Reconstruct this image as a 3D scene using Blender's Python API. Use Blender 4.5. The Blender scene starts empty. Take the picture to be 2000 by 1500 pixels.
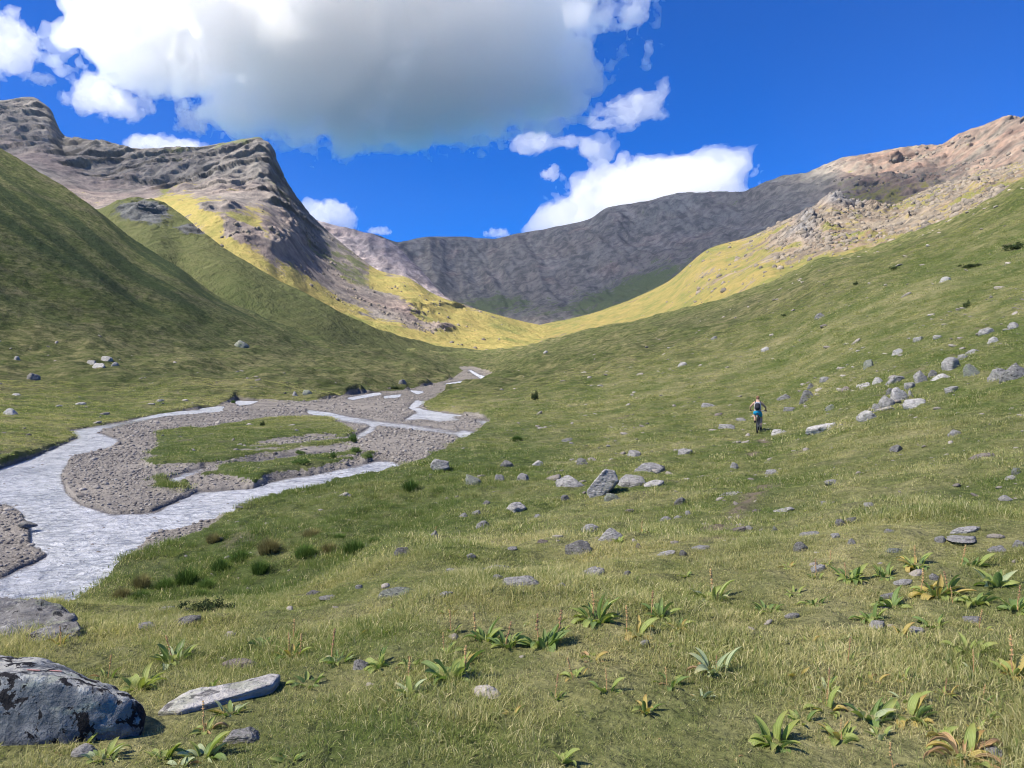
import bpy, bmesh, math, random
import numpy as np
from mathutils import Vector

random.seed(7)
rng = np.random.default_rng(11)
scene = bpy.context.scene
COL = scene.collection
R = math.radians

# ------------------------------------------------------------------ camera
EYE = 1.6                       # camera height above the meadow under it
F = 1500.0                      # focal length in photograph pixels (photo is 2000 wide, horizon at 750)
cam_d = bpy.data.cameras.new('camera')
cam_d.sensor_width = 36.0
cam_d.lens = 36.0 * F / 2000.0
cam_d.clip_start = 0.1
cam_d.clip_end = 60000.0
cam = bpy.data.objects.new('camera', cam_d)
cam.location = (0, 0, EYE)
cam.rotation_euler = (R(90), 0, 0)
COL.objects.link(cam)
scene.camera = cam

# ------------------------------------------------------------------ sky, sun, exposure
SUN_AZ, SUN_EL = R(-113), R(50)  # azimuth from the viewing direction (+Y) towards +X
SUN = np.array([math.sin(SUN_AZ) * math.cos(SUN_EL), math.cos(SUN_AZ) * math.cos(SUN_EL), math.sin(SUN_EL)])
world = bpy.data.worlds.new('World')
scene.world = world
world.use_nodes = True
wn = world.node_tree
bg = wn.nodes['Background']
sky = wn.nodes.new('ShaderNodeTexSky')
sky.sky_type = 'NISHITA'
sky.sun_disc = False
sky.sun_elevation = SUN_EL
sky.sun_rotation = SUN_AZ
sky.altitude = 2300
sky.air_density = 1.0
sky.dust_density = 0.3
sky.ozone_density = 3.0
gam = wn.nodes.new('ShaderNodeGamma')
gam.inputs[1].default_value = 1.0
hs = wn.nodes.new('ShaderNodeHueSaturation')
hs.inputs['Saturation'].default_value = 1.65
hs.inputs['Value'].default_value = 1.0
wn.links.new(sky.outputs[0], hs.inputs['Color'])
tint = wn.nodes.new('ShaderNodeMix'); tint.data_type = 'RGBA'; tint.blend_type = 'MULTIPLY'; tint.inputs[0].default_value = 1.0
tint.inputs[7].default_value = (.11, .70, 1.14, 1)      # the deep blue of high mountain air
wn.links.new(hs.outputs[0], tint.inputs[6])
wn.links.new(tint.outputs[2], gam.inputs[0])
wn.links.new(gam.outputs[0], bg.inputs[0])
bg.inputs[1].default_value = 0.066

sun_d = bpy.data.lights.new('sun', 'SUN')
sun_d.energy = 5.0
sun_d.angle = R(0.53)
sun_d.color = (1.0, 0.92, 0.78)
sun = bpy.data.objects.new('sun', sun_d)
sun.rotation_euler = Vector(SUN).to_track_quat('Z', 'Y').to_euler()
sun.location = (-60, 0, 80)
COL.objects.link(sun)

vs = scene.view_settings
vs.view_transform = 'Standard'
vs.look = 'None'
vs.exposure = 1.35
vs.gamma = 1.0
vs.use_curve_mapping = False
cy = scene.cycles
cy.max_bounces = 18
cy.diffuse_bounces = 2
cy.glossy_bounces = 2
cy.transmission_bounces = 2
cy.transparent_max_bounces = 16
cy.volume_bounces = 18
cy.use_denoising = True
cy.filter_width = 1.05
cy.sample_clamp_indirect = 6.0

# ------------------------------------------------------------------ noise
_perm = np.random.default_rng(3).permutation(256).astype(np.int32)
_perm = np.concatenate([_perm, _perm, _perm])
_gr = np.random.default_rng(5).normal(size=(256, 3)).astype(np.float32)
_gr /= np.linalg.norm(_gr, axis=1, keepdims=True)


def perlin(x, y, z=None):
    """gradient noise, about -1..1"""
    x = np.asarray(x, np.float32); y = np.asarray(y, np.float32)
    z = np.full_like(x, 0.37) if z is None else np.asarray(z, np.float32)
    x0 = np.floor(x); y0 = np.floor(y); z0 = np.floor(z)
    fx, fy, fz = x - x0, y - y0, z - z0
    xi = x0.astype(np.int32) & 255; yi = y0.astype(np.int32) & 255; zi = z0.astype(np.int32) & 255
    u = fx * fx * fx * (fx * (fx * 6 - 15) + 10); v = fy * fy * fy * (fy * (fy * 6 - 15) + 10); w = fz * fz * fz * (fz * (fz * 6 - 15) + 10)
    out = 0
    for dx in (0, 1):
        wx = u if dx else 1 - u
        a = _perm[xi + dx]
        for dy in (0, 1):
            wy = v if dy else 1 - v
            b = _perm[a + yi + dy]
            for dz in (0, 1):
                wz = w if dz else 1 - w
                g = _gr[_perm[b + zi + dz] & 255]
                out = out + wx * wy * wz * (g[..., 0] * (fx - dx) + g[..., 1] * (fy - dy) + g[..., 2] * (fz - dz))
    return out * 1.6


def fbm(x, y, z=None, octaves=4, gain=0.5, ridged=False):
    s, a, n = 0, 1.0, 0.0
    f = 1.0
    for i in range(octaves):
        p = perlin(x * f + 17.3 * i, y * f - 9.1 * i, None if z is None else z * f + 5.7 * i)
        if ridged:
            p = 1 - 2 * np.abs(p)
        s = s + a * p
        n += a
        a *= gain
        f *= 2.03
    return s / n


def sstep(a, b, x):
    t = np.clip((x - a) / (b - a), 0, 1)
    return t * t * (3 - 2 * t)


def pchip(xk, yk, x):
    """shape-preserving cubic through the knots, linear beyond them"""
    xk = np.asarray(xk, float); yk = np.asarray(yk, float); x = np.asarray(x, float)
    h = np.diff(xk); d = np.diff(yk) / h
    m = np.zeros_like(yk)
    if len(xk) == 2:
        m[:] = d[0]
    else:
        s = d[:-1] * d[1:] > 0
        w1 = 2 * h[1:] + h[:-1]; w2 = h[1:] + 2 * h[:-1]
        with np.errstate(divide='ignore', invalid='ignore'):
            hm = (w1 + w2) / (w1 / d[:-1] + w2 / d[1:])
        m[1:-1] = np.where(s, hm, 0)
        m[0], m[-1] = d[0], d[-1]
    i = np.clip(np.searchsorted(xk, x) - 1, 0, len(xk) - 2)
    t = (x - xk[i]) / h[i]
    lo, hi = t < 0, t > 1
    tc = np.clip(t, 0, 1)
    r = (2*tc**3 - 3*tc**2 + 1)*yk[i] + (tc**3 - 2*tc**2 + tc)*h[i]*m[i] + (-2*tc**3 + 3*tc**2)*yk[i+1] + (tc**3 - tc**2)*h[i]*m[i+1]
    r = np.where(lo, yk[0] + (x - xk[0]) * m[0], r)
    return np.where(hi, yk[-1] + (x - xk[-1]) * m[-1], r)


def inside(poly, x, y):
    x = np.asarray(x, float); y = np.asarray(y, float)
    c = np.zeros(x.shape, bool)
    n = len(poly)
    for i in range(n):
        x1, y1 = poly[i]; x2, y2 = poly[(i + 1) % n]
        if y1 == y2:
            continue
        k = ((y1 > y) != (y2 > y)) & (x < (x2 - x1) * (y - y1) / (y2 - y1) + x1)
        c ^= k
    return c


# ------------------------------------------------------------------ object helpers
def tag(o, label=None, cat=None, group=None, kind=None):
    if label: o['label'] = label
    if cat: o['category'] = cat
    if group: o['group'] = group
    if kind: o['kind'] = kind
    return o


def mesh_from(name, V, faces, mats=(), smooth=True):
    """V (n,3); faces: array (m,3|4) or list"""
    me = bpy.data.meshes.new(name)
    V = np.asarray(V, np.float32)
    if isinstance(faces, np.ndarray):
        k = faces.shape[1]
        me.vertices.add(len(V)); me.vertices.foreach_set('co', V.ravel())
        me.loops.add(faces.size); me.loops.foreach_set('vertex_index', faces.astype(np.int32).ravel())
        me.polygons.add(len(faces))
        me.polygons.foreach_set('loop_start', np.arange(0, faces.size, k, dtype=np.int32))
        me.update(calc_edges=True)
        me.validate()
    else:
        me.from_pydata([tuple(map(float, v)) for v in V], [], [tuple(int(i) for i in f) for f in faces])
        me.update()
    if smooth:
        me.polygons.foreach_set('use_smooth', np.ones(len(me.polygons), bool))
    for m in mats:
        me.materials.append(m)
    return me


def attr(me, name, data, dom='POINT'):
    data = np.asarray(data, np.float32)
    if data.ndim == 1:
        a = me.attributes.new(name, 'FLOAT', dom); a.data.foreach_set('value', data)
    else:
        a = me.attributes.new(name, 'FLOAT_COLOR', dom)
        c = np.ones((len(data), 4), np.float32); c[:, :3] = data
        a.data.foreach_set('color', c.ravel())


def link(name, me, parent=None, loc=None, rot=None, scale=None):
    o = bpy.data.objects.new(name, me)
    COL.objects.link(o)
    if parent is not None: o.parent = parent
    if loc is not None: o.location = loc
    if rot is not None: o.rotation_euler = rot
    if scale is not None: o.scale = scale
    return o


def grid_faces(nu, nv):
    i = np.arange(nu * nv).reshape(nu, nv)
    return np.stack([i[:-1, :-1], i[1:, :-1], i[1:, 1:], i[:-1, 1:]], -1).reshape(-1, 4)


# ------------------------------------------------------------------ node helpers
class NT:
    def __init__(s, name):
        s.m = bpy.data.materials.new(name); s.m.use_nodes = True
        s.t = s.m.node_tree; s.t.nodes.clear()
        s.out = s.t.nodes.new('ShaderNodeOutputMaterial')
    def n(s, typ, ins=None, **kw):
        nd = s.t.nodes.new(typ)
        for k, v in kw.items(): setattr(nd, k, v)
        for k, v in (ins or {}).items():
            if hasattr(v, 'is_output') or isinstance(v, bpy.types.NodeSocket): s.t.links.new(v, nd.inputs[k])
            else: nd.inputs[k].default_value = v
        return nd
    def pos(s): return s.n('ShaderNodeNewGeometry').outputs['Position']
    def obj(s): return s.n('ShaderNodeTexCoord').outputs['Object']
    def noise(s, vec, scale, detail=4, rough=0.55, dist=0.0):
        return s.n('ShaderNodeTexNoise', {'Vector': vec, 'Scale': scale, 'Detail': detail, 'Roughness': rough, 'Distortion': dist}).outputs['Fac']
    def vor(s, vec, scale, feature='F1', out='Distance'):
        return s.n('ShaderNodeTexVoronoi', {'Vector': vec, 'Scale': scale}, feature=feature).outputs[out]
    def map(s, v, a, b, c=0.0, d=1.0):
        return s.n('ShaderNodeMapRange', {0: v, 1: a, 2: b, 3: c, 4: d}, interpolation_type='SMOOTHSTEP').outputs[0]
    def mix(s, f, a, b, mode='MIX'):
        nd = s.t.nodes.new('ShaderNodeMix'); nd.data_type = 'RGBA'; nd.blend_type = mode; nd.clamp_factor = True
        for idx, v in ((0, f), (6, a), (7, b)):
            if isinstance(v, bpy.types.NodeSocket): s.t.links.new(v, nd.inputs[idx])
            else: nd.inputs[idx].default_value = (*v, 1) if isinstance(v, tuple) and len(v) == 3 else v
        return nd.outputs[2]
    def math(s, op, a, b=0.0, c=None):
        nd = s.t.nodes.new('ShaderNodeMath'); nd.operation = op
        for i, v in enumerate((a, b) if c is None else (a, b, c)):
            if isinstance(v, bpy.types.NodeSocket): s.t.links.new(v, nd.inputs[i])
            else: nd.inputs[i].default_value = v
        return nd.outputs[0]
    def attr(s, name, typ='GEOMETRY', out='Fac'):
        return s.n('ShaderNodeAttribute', attribute_name=name, attribute_type=typ).outputs[out]
    def scaled(s, vec, sc, rot=(0, 0, 0)):
        return s.n('ShaderNodeMapping', {'Vector': vec, 'Scale': sc, 'Rotation': rot}).outputs[0]
    def bump(s, h, strength, dist, normal=None):
        d = {'Height': h, 'Strength': strength, 'Distance': dist}
        if normal is not None: d['Normal'] = normal
        return s.n('ShaderNodeBump', d).outputs[0]
    def bsdf(s, color, rough=0.9, normal=None, spec=0.2, **kw):
        d = {'Base Color': color if isinstance(color, bpy.types.NodeSocket) else (*color, 1), 'Roughness': rough, 'Specular IOR Level': spec}
        if normal is not None: d['Normal'] = normal
        d.update(kw)
        nd = s.n('ShaderNodeBsdfPrincipled', d)
        s.t.links.new(nd.outputs[0], s.out.inputs[0])
        return nd


def plain(name, color, rough=0.7, spec=0.3, vary=0.25, scale=20.0):
    m = NT(name)
    f = m.noise(m.obj(), scale, 4)
    c = m.mix(f, tuple(c * (1 - vary) for c in color), tuple(min(1, c * (1 + vary)) for c in color))
    m.bsdf(c, rough, spec=spec)
    return m.m
# ------------------------------------------------------------------ the valley ground, a height field seen from the photographer's spot
def zw(Y):
    """level of the stream along the valley"""
    Y = np.asarray(Y, float)
    d = np.clip(Y - 150, 0, 200); e = np.clip(Y - 350, 0, None)
    return -2.4 + 0.012 * (Y - 14) + 0.000174 * d * d + e * 0.0696


def C(py, Y): return (Y, EYE + (750 - py) / F * Y)
def W(Y, d=0.2): return (Y, float(zw(Y)) + d)


GROUND = {
 -900: [(2.2, 0), (4.5, -.05), (6.5, -.3), (8, -.6), (11.5, -2.3), W(20), W(33, .5), (60, -.6), (80, 4), (110, 16), (150, 36), (200, 68), (240, 96)],
 0: [(2.2, 0), (3.2, 0), (4.5, -.1), (6.5, -.35), (8, -.72), (11.5, -2.35), W(16), W(33), (36, -1.75), (50, -1.4), (60, -1.3), (85, -.5), (115, .6), (150, 2.9), (180, 8), (220, 27), (270, 62), C(289, 330)],
 200: [(2.2, 0), (3.2, 0), (4.5, -.1), (6, -.3), (8, -.78), (9, -1.05), (12, -2.4), W(18), W(66), (70, -1.45), (90, -.8), (120, .5), (160, 3.2), (190, 8), (220, 17), (265, 37), (305, 59), C(409, 340)],
 400: [(2.2, 0), (3.2, 0), (4.5, -.07), (6, -.3), (7.7, -.6), (11, -1.85), (20, -2.05), W(26), W(95), (102, -1.1), (120, -.2), (160, 2), (200, 5.6), (230, 9.8), (270, 19), (310, 33), C(568, 350)],
 600: [(2.2, 0), (3.2, 0), (4.5, -.06), (6.6, -.34), (8.2, -.6), (12.5, -1.75), (20, -1.85), (27, -2.0), W(31), W(104), (112, -.95), (140, .5), (200, 4.2), (270, 10.5), (330, 19), C(660, 360)],
 800: [(2.2, 0), (3.2, 0), (4.5, 0), (6.5, -.2), (9.5, -.5), (11, -.66), (15.5, -1.65), (24, -1.75), (31, -1.8), W(35), W(185), (205, .7), (260, 6), (350, 13.5), (430, 20), C(683, 500)],
 900: [(2.2, 0), (3.2, 0), (4.5, 0), (7, -.2), (10, -.55), (14, -1.15), (20, -1.5), (28, -1.7), (38, -1.75), (43, -1.75), W(50), (60, -1.5), (85, -1.15), (120, -.75), (180, 1.0), (230, 2.2), W(290), W(360), (430, 16), (520, 23.4), C(686, 570)],
 1000: [(2.2, 0), (3.2, 0), (4.5, 0), (7, -.2), (10, -.55), (15, -1.1), (22, -1.45), (32, -1.6), (45, -1.55), (60, -1.3), (80, -.9), (110, -.1), (150, 1.1), (220, 4), (300, 9.5), (400, 16.5), (500, 23), C(684, 580)],
 1150: [(2.2, 0), (3.2, 0), (4.5, 0), (7, -.18), (10, -.45), (15, -.95), (22, -1.3), (30, -1.4), (42, -1.3), (58, -.85), (80, .2), (110, 1.8), (150, 4.6), (210, 10), (290, 19), (400, 30), C(655, 560)],
 1300: [(2.2, 0), (3.2, 0), (4.5, 0), (7, -.12), (10, -.35), (15, -.8), (22, -1.1), (30, -1.2), (40, -1.0), (55, -.3), (75, 1.0), (105, 3.8), (145, 8.4), (200, 15.6), (300, 29), C(622, 470)],
 1500: [(2.2, 0), (3.2, .0), (4.5, .03), (7, -.05), (10, -.22), (15, -.55), (22, -.75), (35, -.69), (50, .3), (70, 2.5), (100, 7.0), (140, 14.0), (200, 25.5), (280, 38), C(560, 350)],
 1750: [(2.2, 0), (3.2, .03), (4.5, .07), (7, .05), (10, 0), (15, -.05), (22, .3), (30, .95), (42, 2.5), (60, 6), (90, 13), (130, 22.5), (180, 34), C(469, 230)],
 2000: [(2.2, 0), (3.2, .05), (4.5, .1), (7, .15), (10, .2), (15, .45), (22, 1.15), (30, 2.4), (40, 4.4), (55, 8.2), (80, 15.3), (120, 29), C(355, 170)],
 2900: [(2.2, .05), (3.2, .1), (4.5, .2), (7, .35), (10, .8), (15, 2.0), (22, 4.2), (30, 7.2), (40, 11.5), (55, 18), (80, 29), C(130, 120)],
}
# extra crest points between the columns (px, py, Y)
CREST = [(-900, 150, 240), (-200, 200, 310), (0, 289, 330), (100, 350, 335), (190, 410, 340), (264, 470, 345), (348, 521, 348), (420, 574, 350), (520, 622, 352), (620, 662, 362), (700, 676, 405), (800, 683, 490),
         (900, 686, 560), (1000, 684, 580), (1050, 676, 580), (1150, 655, 560), (1220, 643, 520), (1300, 622, 470), (1400, 596, 410), (1500, 558, 350), (1560, 527, 310), (1600, 506, 285), (1650, 497, 262), (1700, 486, 245),
         (1800, 450, 210), (1900, 405, 188), (2000, 355, 170), (2200, 280, 155), (2900, 130, 120)]
NT_ROWS, NBACK = 680, 10
gpx = np.concatenate([np.linspace(-900, -40, 70, endpoint=False), np.linspace(-40, 2040, 600, endpoint=False), np.linspace(2040, 2900, 70)])
gt = np.linspace(0, 1, NT_ROWS)
cY = np.exp(pchip([c[0] for c in CREST], [math.log(c[2]) for c in CREST], gpx))
cPy = pchip([c[0] for c in CREST], [c[1] for c in CREST], gpx)
kc = sorted(GROUND)
prof = []
for k in kc:
    p = GROUND[k]
    Yc = float(np.interp(k, gpx, cY))
    ly = np.log(2.2) + gt * (np.log(Yc) - np.log(2.2))
    Yk = np.array([a for a, b in p]); zk = np.array([b for a, b in p])
    keep = np.ones(len(Yk), bool); keep[:-1] = Yk[:-1] < Yc * 0.985
    Yk, zk = Yk[keep], zk[keep]; Yk[-1] = Yc
    prof.append(pchip(np.log(Yk), (zk - EYE) / Yk, ly))     # slope towards the eye, interpolated along the column
prof = np.array(prof)
SL = np.empty((len(gpx), NT_ROWS))
for j in range(NT_ROWS):
    SL[:, j] = pchip(kc, prof[:, j], gpx)
SL += ((750 - cPy) / F - SL[:, -1])[:, None] * (gt[None, :] ** 6)
GY = np.exp(np.log(2.2) + gt[None, :] * (np.log(cY)[:, None] - np.log(2.2)))
GX = (gpx[:, None] - 1000) / F * GY
GZ = EYE + SL * GY

# ---- masks traced on the flood plain: polygons in photo pixels, laid on the stream level
PLAIN = [(-700, 1400), (-120, 1230), (150, 1186), (175, 1172), (205, 1150), (240, 1105), (262, 1090), (300, 1085), (380, 1060), (425, 1038), (470, 1003), (600, 962), (700, 938), (785, 916), (835, 898), (880, 876), (928, 852), (962, 826), (935, 814), (880, 808),
         (832, 799), (826, 788), (872, 766), (930, 752), (972, 740), (955, 728), (925, 716), (893, 716), (905, 724), (880, 742), (832, 754), (780, 764), (700, 769), (650, 778), (600, 786), (520, 784), (460, 782), (420, 794), (300, 810), (225, 826), (128, 842),
         (152, 854), (60, 895), (-10, 918), (-300, 985), (-900, 1090)]
WATER = [
 [(-700, 1120), (-300, 990), (-10, 918), (60, 896), (150, 857), (158, 850), (200, 848), (240, 862), (212, 876), (140, 892), (118, 930), (130, 965), (155, 985), (215, 1005), (300, 1003), (335, 985), (385, 962), (490, 955), (535, 940), (610, 928), (690, 912),
  (740, 900), (770, 903), (790, 913), (700, 939), (600, 963), (500, 993), (440, 1015), (300, 1045), (270, 1075), (245, 1100), (205, 1152), (170, 1187), (-100, 1260), (-700, 1420)],
 [(128, 843), (230, 826), (300, 811), (330, 804), (440, 800), (430, 804), (320, 813), (240, 831), (165, 850), (135, 850)],
 [(385, 800), (400, 795), (440, 794), (430, 802)], [(458, 786), (465, 781), (512, 780), (490, 790), (465, 792)],
 [(600, 801), (644, 806), (680, 814), (740, 823), (800, 830), (860, 838), (899, 845), (932, 854), (905, 865), (895, 852), (860, 846), (800, 839), (740, 832), (680, 825), (640, 817), (600, 807)],
 [(812, 782), (835, 784), (812, 795), (830, 801), (875, 808), (910, 811), (875, 815), (825, 808), (798, 797)],
 [(812, 808), (870, 814), (905, 820), (860, 824), (820, 819), (785, 823), (800, 814)], [(930, 820), (980, 824), (950, 831), (932, 827)], [(895, 838), (930, 845), (934, 858), (905, 850)],
 [(688, 855), (728, 832), (737, 838), (716, 851), (695, 860)],
 [(325, 940), (360, 924), (400, 914), (403, 920), (368, 931), (348, 943), (362, 957), (338, 957)],
 [(436, 913), (500, 902), (560, 892), (645, 883), (645, 888), (560, 898), (500, 908), (440, 917)],
 [(675, 778), (740, 766), (747, 770), (690, 781)], [(748, 774), (785, 770), (780, 776), (750, 778)], [(798, 762), (832, 765), (815, 770)],
 [(912, 721), (922, 724), (935, 732), (956, 737), (940, 740), (926, 731)], [(866, 750), (905, 744), (918, 746), (880, 753)],
]
BARS = [[(-300, 1015), (-30, 985), (20, 988), (45, 1005), (58, 1040), (60, 1065), (95, 1085), (60, 1105), (0, 1130), (-300, 1195)]]
TURF = [
 [(275, 905), (310, 880), (305, 850), (330, 845), (420, 838), (500, 825), (560, 815), (640, 820), (690, 845), (680, 857), (690, 869), (600, 881), (520, 892), (440, 908), (350, 915), (300, 918)],
 [(385, 942), (440, 920), (540, 907), (640, 895), (700, 886), (690, 905), (620, 921), (530, 935), (490, 950), (430, 936)],
 [(300, 946), (370, 950), (360, 965), (320, 968)], [(700, 905), (720, 890), (735, 893), (720, 903)],
]
RX0, RY0, RW, RH = -900, 700, 1950, 560
rxx, ryy = np.meshgrid(np.arange(RW) + RX0, np.arange(RH) + RY0, indexing='ij')


def blur(a, r):
    for ax in (0, 1):
        for _ in range(2):
            p = np.pad(a, [(r + 1, r) if k == ax else (0, 0) for k in (0, 1)], mode='edge')
            c = np.cumsum(p, axis=ax)
            a = (c[2*r+1:] - c[:-2*r-1]) / (2*r+1) if ax == 0 else (c[:, 2*r+1:] - c[:, :-2*r-1]) / (2*r+1)
    return a


def raster(polys, minus=(), rad=1):
    m = np.zeros(rxx.shape, bool)
    for p in polys: m |= inside(p, rxx + 0.5, ryy + 0.5)
    for p in minus: m &= ~inside(p, rxx + 0.5, ryy + 0.5)
    return blur(m.astype(np.float32), rad)


M_plain, M_water, M_turf = raster([PLAIN]), raster(WATER, BARS, 2), raster(TURF)
M_water = np.maximum(M_water, np.clip(raster(WATER[1:], (), 1) * 1.35, 0, 1))
M_deep = raster(WATER, BARS, 5)


def sample(m, px, py):
    x = np.clip(px - RX0 - 0.5, 0, RW - 1.001); y = np.clip(py - RY0 - 0.5, 0, RH - 1.001)
    i = x.astype(int); j = y.astype(int); fx = x - i; fy = y - j
    v = m[i, j]*(1-fx)*(1-fy) + m[i+1, j]*fx*(1-fy) + m[i, j+1]*(1-fx)*fy + m[i+1, j+1]*fx*fy
    return np.where((py < RY0 + 2) | (py > RY0 + RH - 2), 0, v)


def plain_masks(X, Y):
    """flood plain, water and turf cover at ground points, with ragged edges"""
    px = 1000 + F * X / Y; py = 750 + F * (EYE - zw(Y)) / Y
    far = np.clip((py - 750) / 200, .15, 1.4)
    jx = perlin(X * 1.1, Y * .7) * 9 * far + perlin(X * 4, Y * 2.6) * 4 * far
    jy = perlin(X * 1.1 + 40, Y * .7) * 4 * far + perlin(X * 4 + 40, Y * 2.6) * 1.6 * far
    return sample(M_plain, px + jx * .6, py + jy * .6), sample(M_water, px + jx * .6, py + jy * .6), sample(M_turf, px + jx, py + jy) * sstep(-.38, -.05, fbm(X * .22 + 3, Y * .16, octaves=4))


mp, mw, mt = plain_masks(GX, GY)
near = 1 - sstep(30, 260, GY)
# relief of the turf: hummocks, small steps across the slope, gullies down the far slopes
hum = fbm(GX * .9, GY * .9, octaves=3) * .12 + fbm(GX * .28 + 5, GY * .28, octaves=3) * .22 + np.maximum(fbm(GX * 2.1, GY * 1.7, octaves=2), -.1) * .075 * (1 + sstep(8, 25, GY))
hum *= sstep(2.5, 7, GY) * .85 + .15
mid = sstep(25, 120, GY)
knob = np.maximum(fbm(GX * .055 + 9, GY * .04, octaves=4), -.12) * 4.2 + fbm(GX * .16, GY * .10 + 3, octaves=3) * 1.3
hum = hum + mid * knob * (1 - .75 * sstep(0, 25, GZ - zw(GY) - 6)) * (.4 + .6 * sstep(70, 200, GY))
hill = sstep(4, 30, GZ - zw(GY))
lefth = hill * (GX < 0)
righth = hill * (GX > 0)
terr = fbm(GX * .02 + GY * .05, GZ * .55 + GX * .05, octaves=3, ridged=True)
gul = terr * .5 + fbm(GY * .055 + GX * .012, GX * .006 + 3, octaves=4, ridged=True) * 5.5 + fbm(GY * .17 + GX * .05, GX * .03 + 7, octaves=3) * .9
hum = hum + lefth * gul * sstep(1.0, .93, gt)[None, :]
righth = hill * (GX > 0)
step = fbm(GX * .09 + GY * .03, GY * .05, octaves=4) * 1.5 + fbm(GX * .35, GY * .2, octaves=3) * .42
hum = hum + righth * step * sstep(20, 70, GY)
free = 1 - np.clip(mp * 1.3, 0, 1)
GZb = GZ.copy()
land = GZ + hum * np.where(GZ + hum < zw(GY) + .12, .3, 1.0)
land = np.where(free > .5, np.maximum(land, zw(GY) + .16 + .05 * perlin(GX * .8, GY * .8)), land)
bed = zw(GY) + .11 + .07 * fbm(GX * .5, GY * .35, octaves=3) + .03 * fbm(GX * 3, GY * 3, octaves=2)
bed = bed + mt * (.22 + .1 * fbm(GX * .7, GY * .7, octaves=3))
bed = bed - mw * .42
k = sstep(.25, .75, mp)
GZ = land * (1 - k) + bed * k
grassy = np.clip(1 - k * (1 - sstep(.35, .65, mt)), 0, 1)
# a thin gravelly path and bare soil
scar = sstep(.36, .5, fbm(GX * .55 + 30, GY * .4, octaves=4)) * sstep(6, 12, GY) * .7
px_ = 1000 + F * GX / GY
pathx = -.37 + GY * .33 + .3 * np.sin(GY * .45)
path = np.exp(-((GX - pathx) / .26) ** 2) * sstep(7, 10, GY) * (1 - sstep(33, 40, GY)) * sstep(-.15, .25, fbm(GX * .6, GY * .9 + 11, octaves=2))
trail = sstep(.62, .86, fbm(GX * .012 + 3, GZ * .16 + GX * .01, octaves=3, ridged=True)) * hill * .38
slip = sstep(.30, .45, fbm(GX * .035 + 60, GY * .02 + 4, octaves=4)) * hill * .35
bare = np.clip(np.maximum(np.maximum(scar * .55, path * .95), np.maximum(trail, slip)), 0, 1) * grassy
# greener where the ground is wet and low
lowwet = sstep(1.5, .3, GZ - zw(GY)) * (1 - sstep(45, 75, GY)) * sstep(9, 12, GY) * (1 - sstep(1000, 1200, px_)) * (px_ > 150)
streak = fbm(GY * .09 + GX * .02, GX * .008 + 5, octaves=4)
lush = np.clip(lowwet * (.62 + .7 * fbm(GX * .5, GY * .4, octaves=3)) + lefth * (.12 + .88 * sstep(-.22, .22, streak)) + .25 * righth * (.3 + fbm(GX * .05, GY * .04, octaves=3)), 0, 1)
dry = (1 - .45 * lefth) * np.clip(.50 + 1.3 * fbm(GX * .05 + 3, GY * .035, octaves=3), 0, 1) * (1 - .8 * lowwet)

# back side of the crests
back = np.arange(1, NBACK + 1) / NBACK
Yb = GY[:, -1:] * (1 + .45 * back[None, :])
Zb = GZ[:, -1:] - (Yb - GY[:, -1:]) * .30 * (0.35 + back[None, :])
Xb = (gpx[:, None] - 1000) / F * Yb
VX, VY, VZ = np.hstack([GX, Xb]), np.hstack([GY, Yb]), np.hstack([GZ, Zb])
ext = lambda a: np.hstack([a, np.repeat(a[:, -1:], NBACK, 1)])


def ground_z(X, Y):
    """height of the valley ground under a point"""
    X = np.asarray(X, float); Y = np.asarray(Y, float)
    px = 1000 + F * X / Y
    i = np.clip(np.interp(px, gpx, np.arange(len(gpx))), 0, len(gpx) - 1.001)
    Yc = np.interp(px, gpx, cY)
    j = np.clip((np.log(Y) - np.log(2.2)) / (np.log(Yc) - np.log(2.2)) * (NT_ROWS - 1), 0, NT_ROWS - 1.001)
    a = i.astype(int); b = j.astype(int); fa = i - a; fb = j - b
    return GZ[a, b]*(1-fa)*(1-fb) + GZ[a+1, b]*fa*(1-fb) + GZ[a, b+1]*(1-fa)*fb + GZ[a+1, b+1]*fa*fb


def ground_attr(A, X, Y):
    px = 1000 + F * np.asarray(X) / np.asarray(Y)
    i = np.clip(np.rint(np.interp(px, gpx, np.arange(len(gpx)))), 0, len(gpx) - 1).astype(int)
    Yc = np.interp(px, gpx, cY)
    j = np.clip(np.rint((np.log(Y) - np.log(2.2)) / (np.log(Yc) - np.log(2.2)) * (NT_ROWS - 1)), 0, NT_ROWS - 1).astype(int)
    return A[i, j]


def hit(px, py):
    """where the sight line through a photo pixel first meets the ground: X, Y, Z"""
    i = np.interp(px, gpx, np.arange(len(gpx))); a = min(int(i), len(gpx) - 2); f = i - a
    Yr = GY[a] * (1 - f) + GY[a + 1] * f; Zr = GZ[a] * (1 - f) + GZ[a + 1] * f
    pr = 750 + F * (EYE - Zr) / Yr
    j = int(np.argmax(pr <= py))
    if j == 0: j = 1 if pr[0] <= py else NT_ROWS - 1
    t = np.clip((pr[j-1] - py) / max(1e-9, pr[j-1] - pr[j]), 0, 1)
    Y = Yr[j-1] * (1 - t) + Yr[j] * t
    return (px - 1000) / F * Y, Y, Zr[j-1] * (1 - t) + Zr[j] * t


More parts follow.
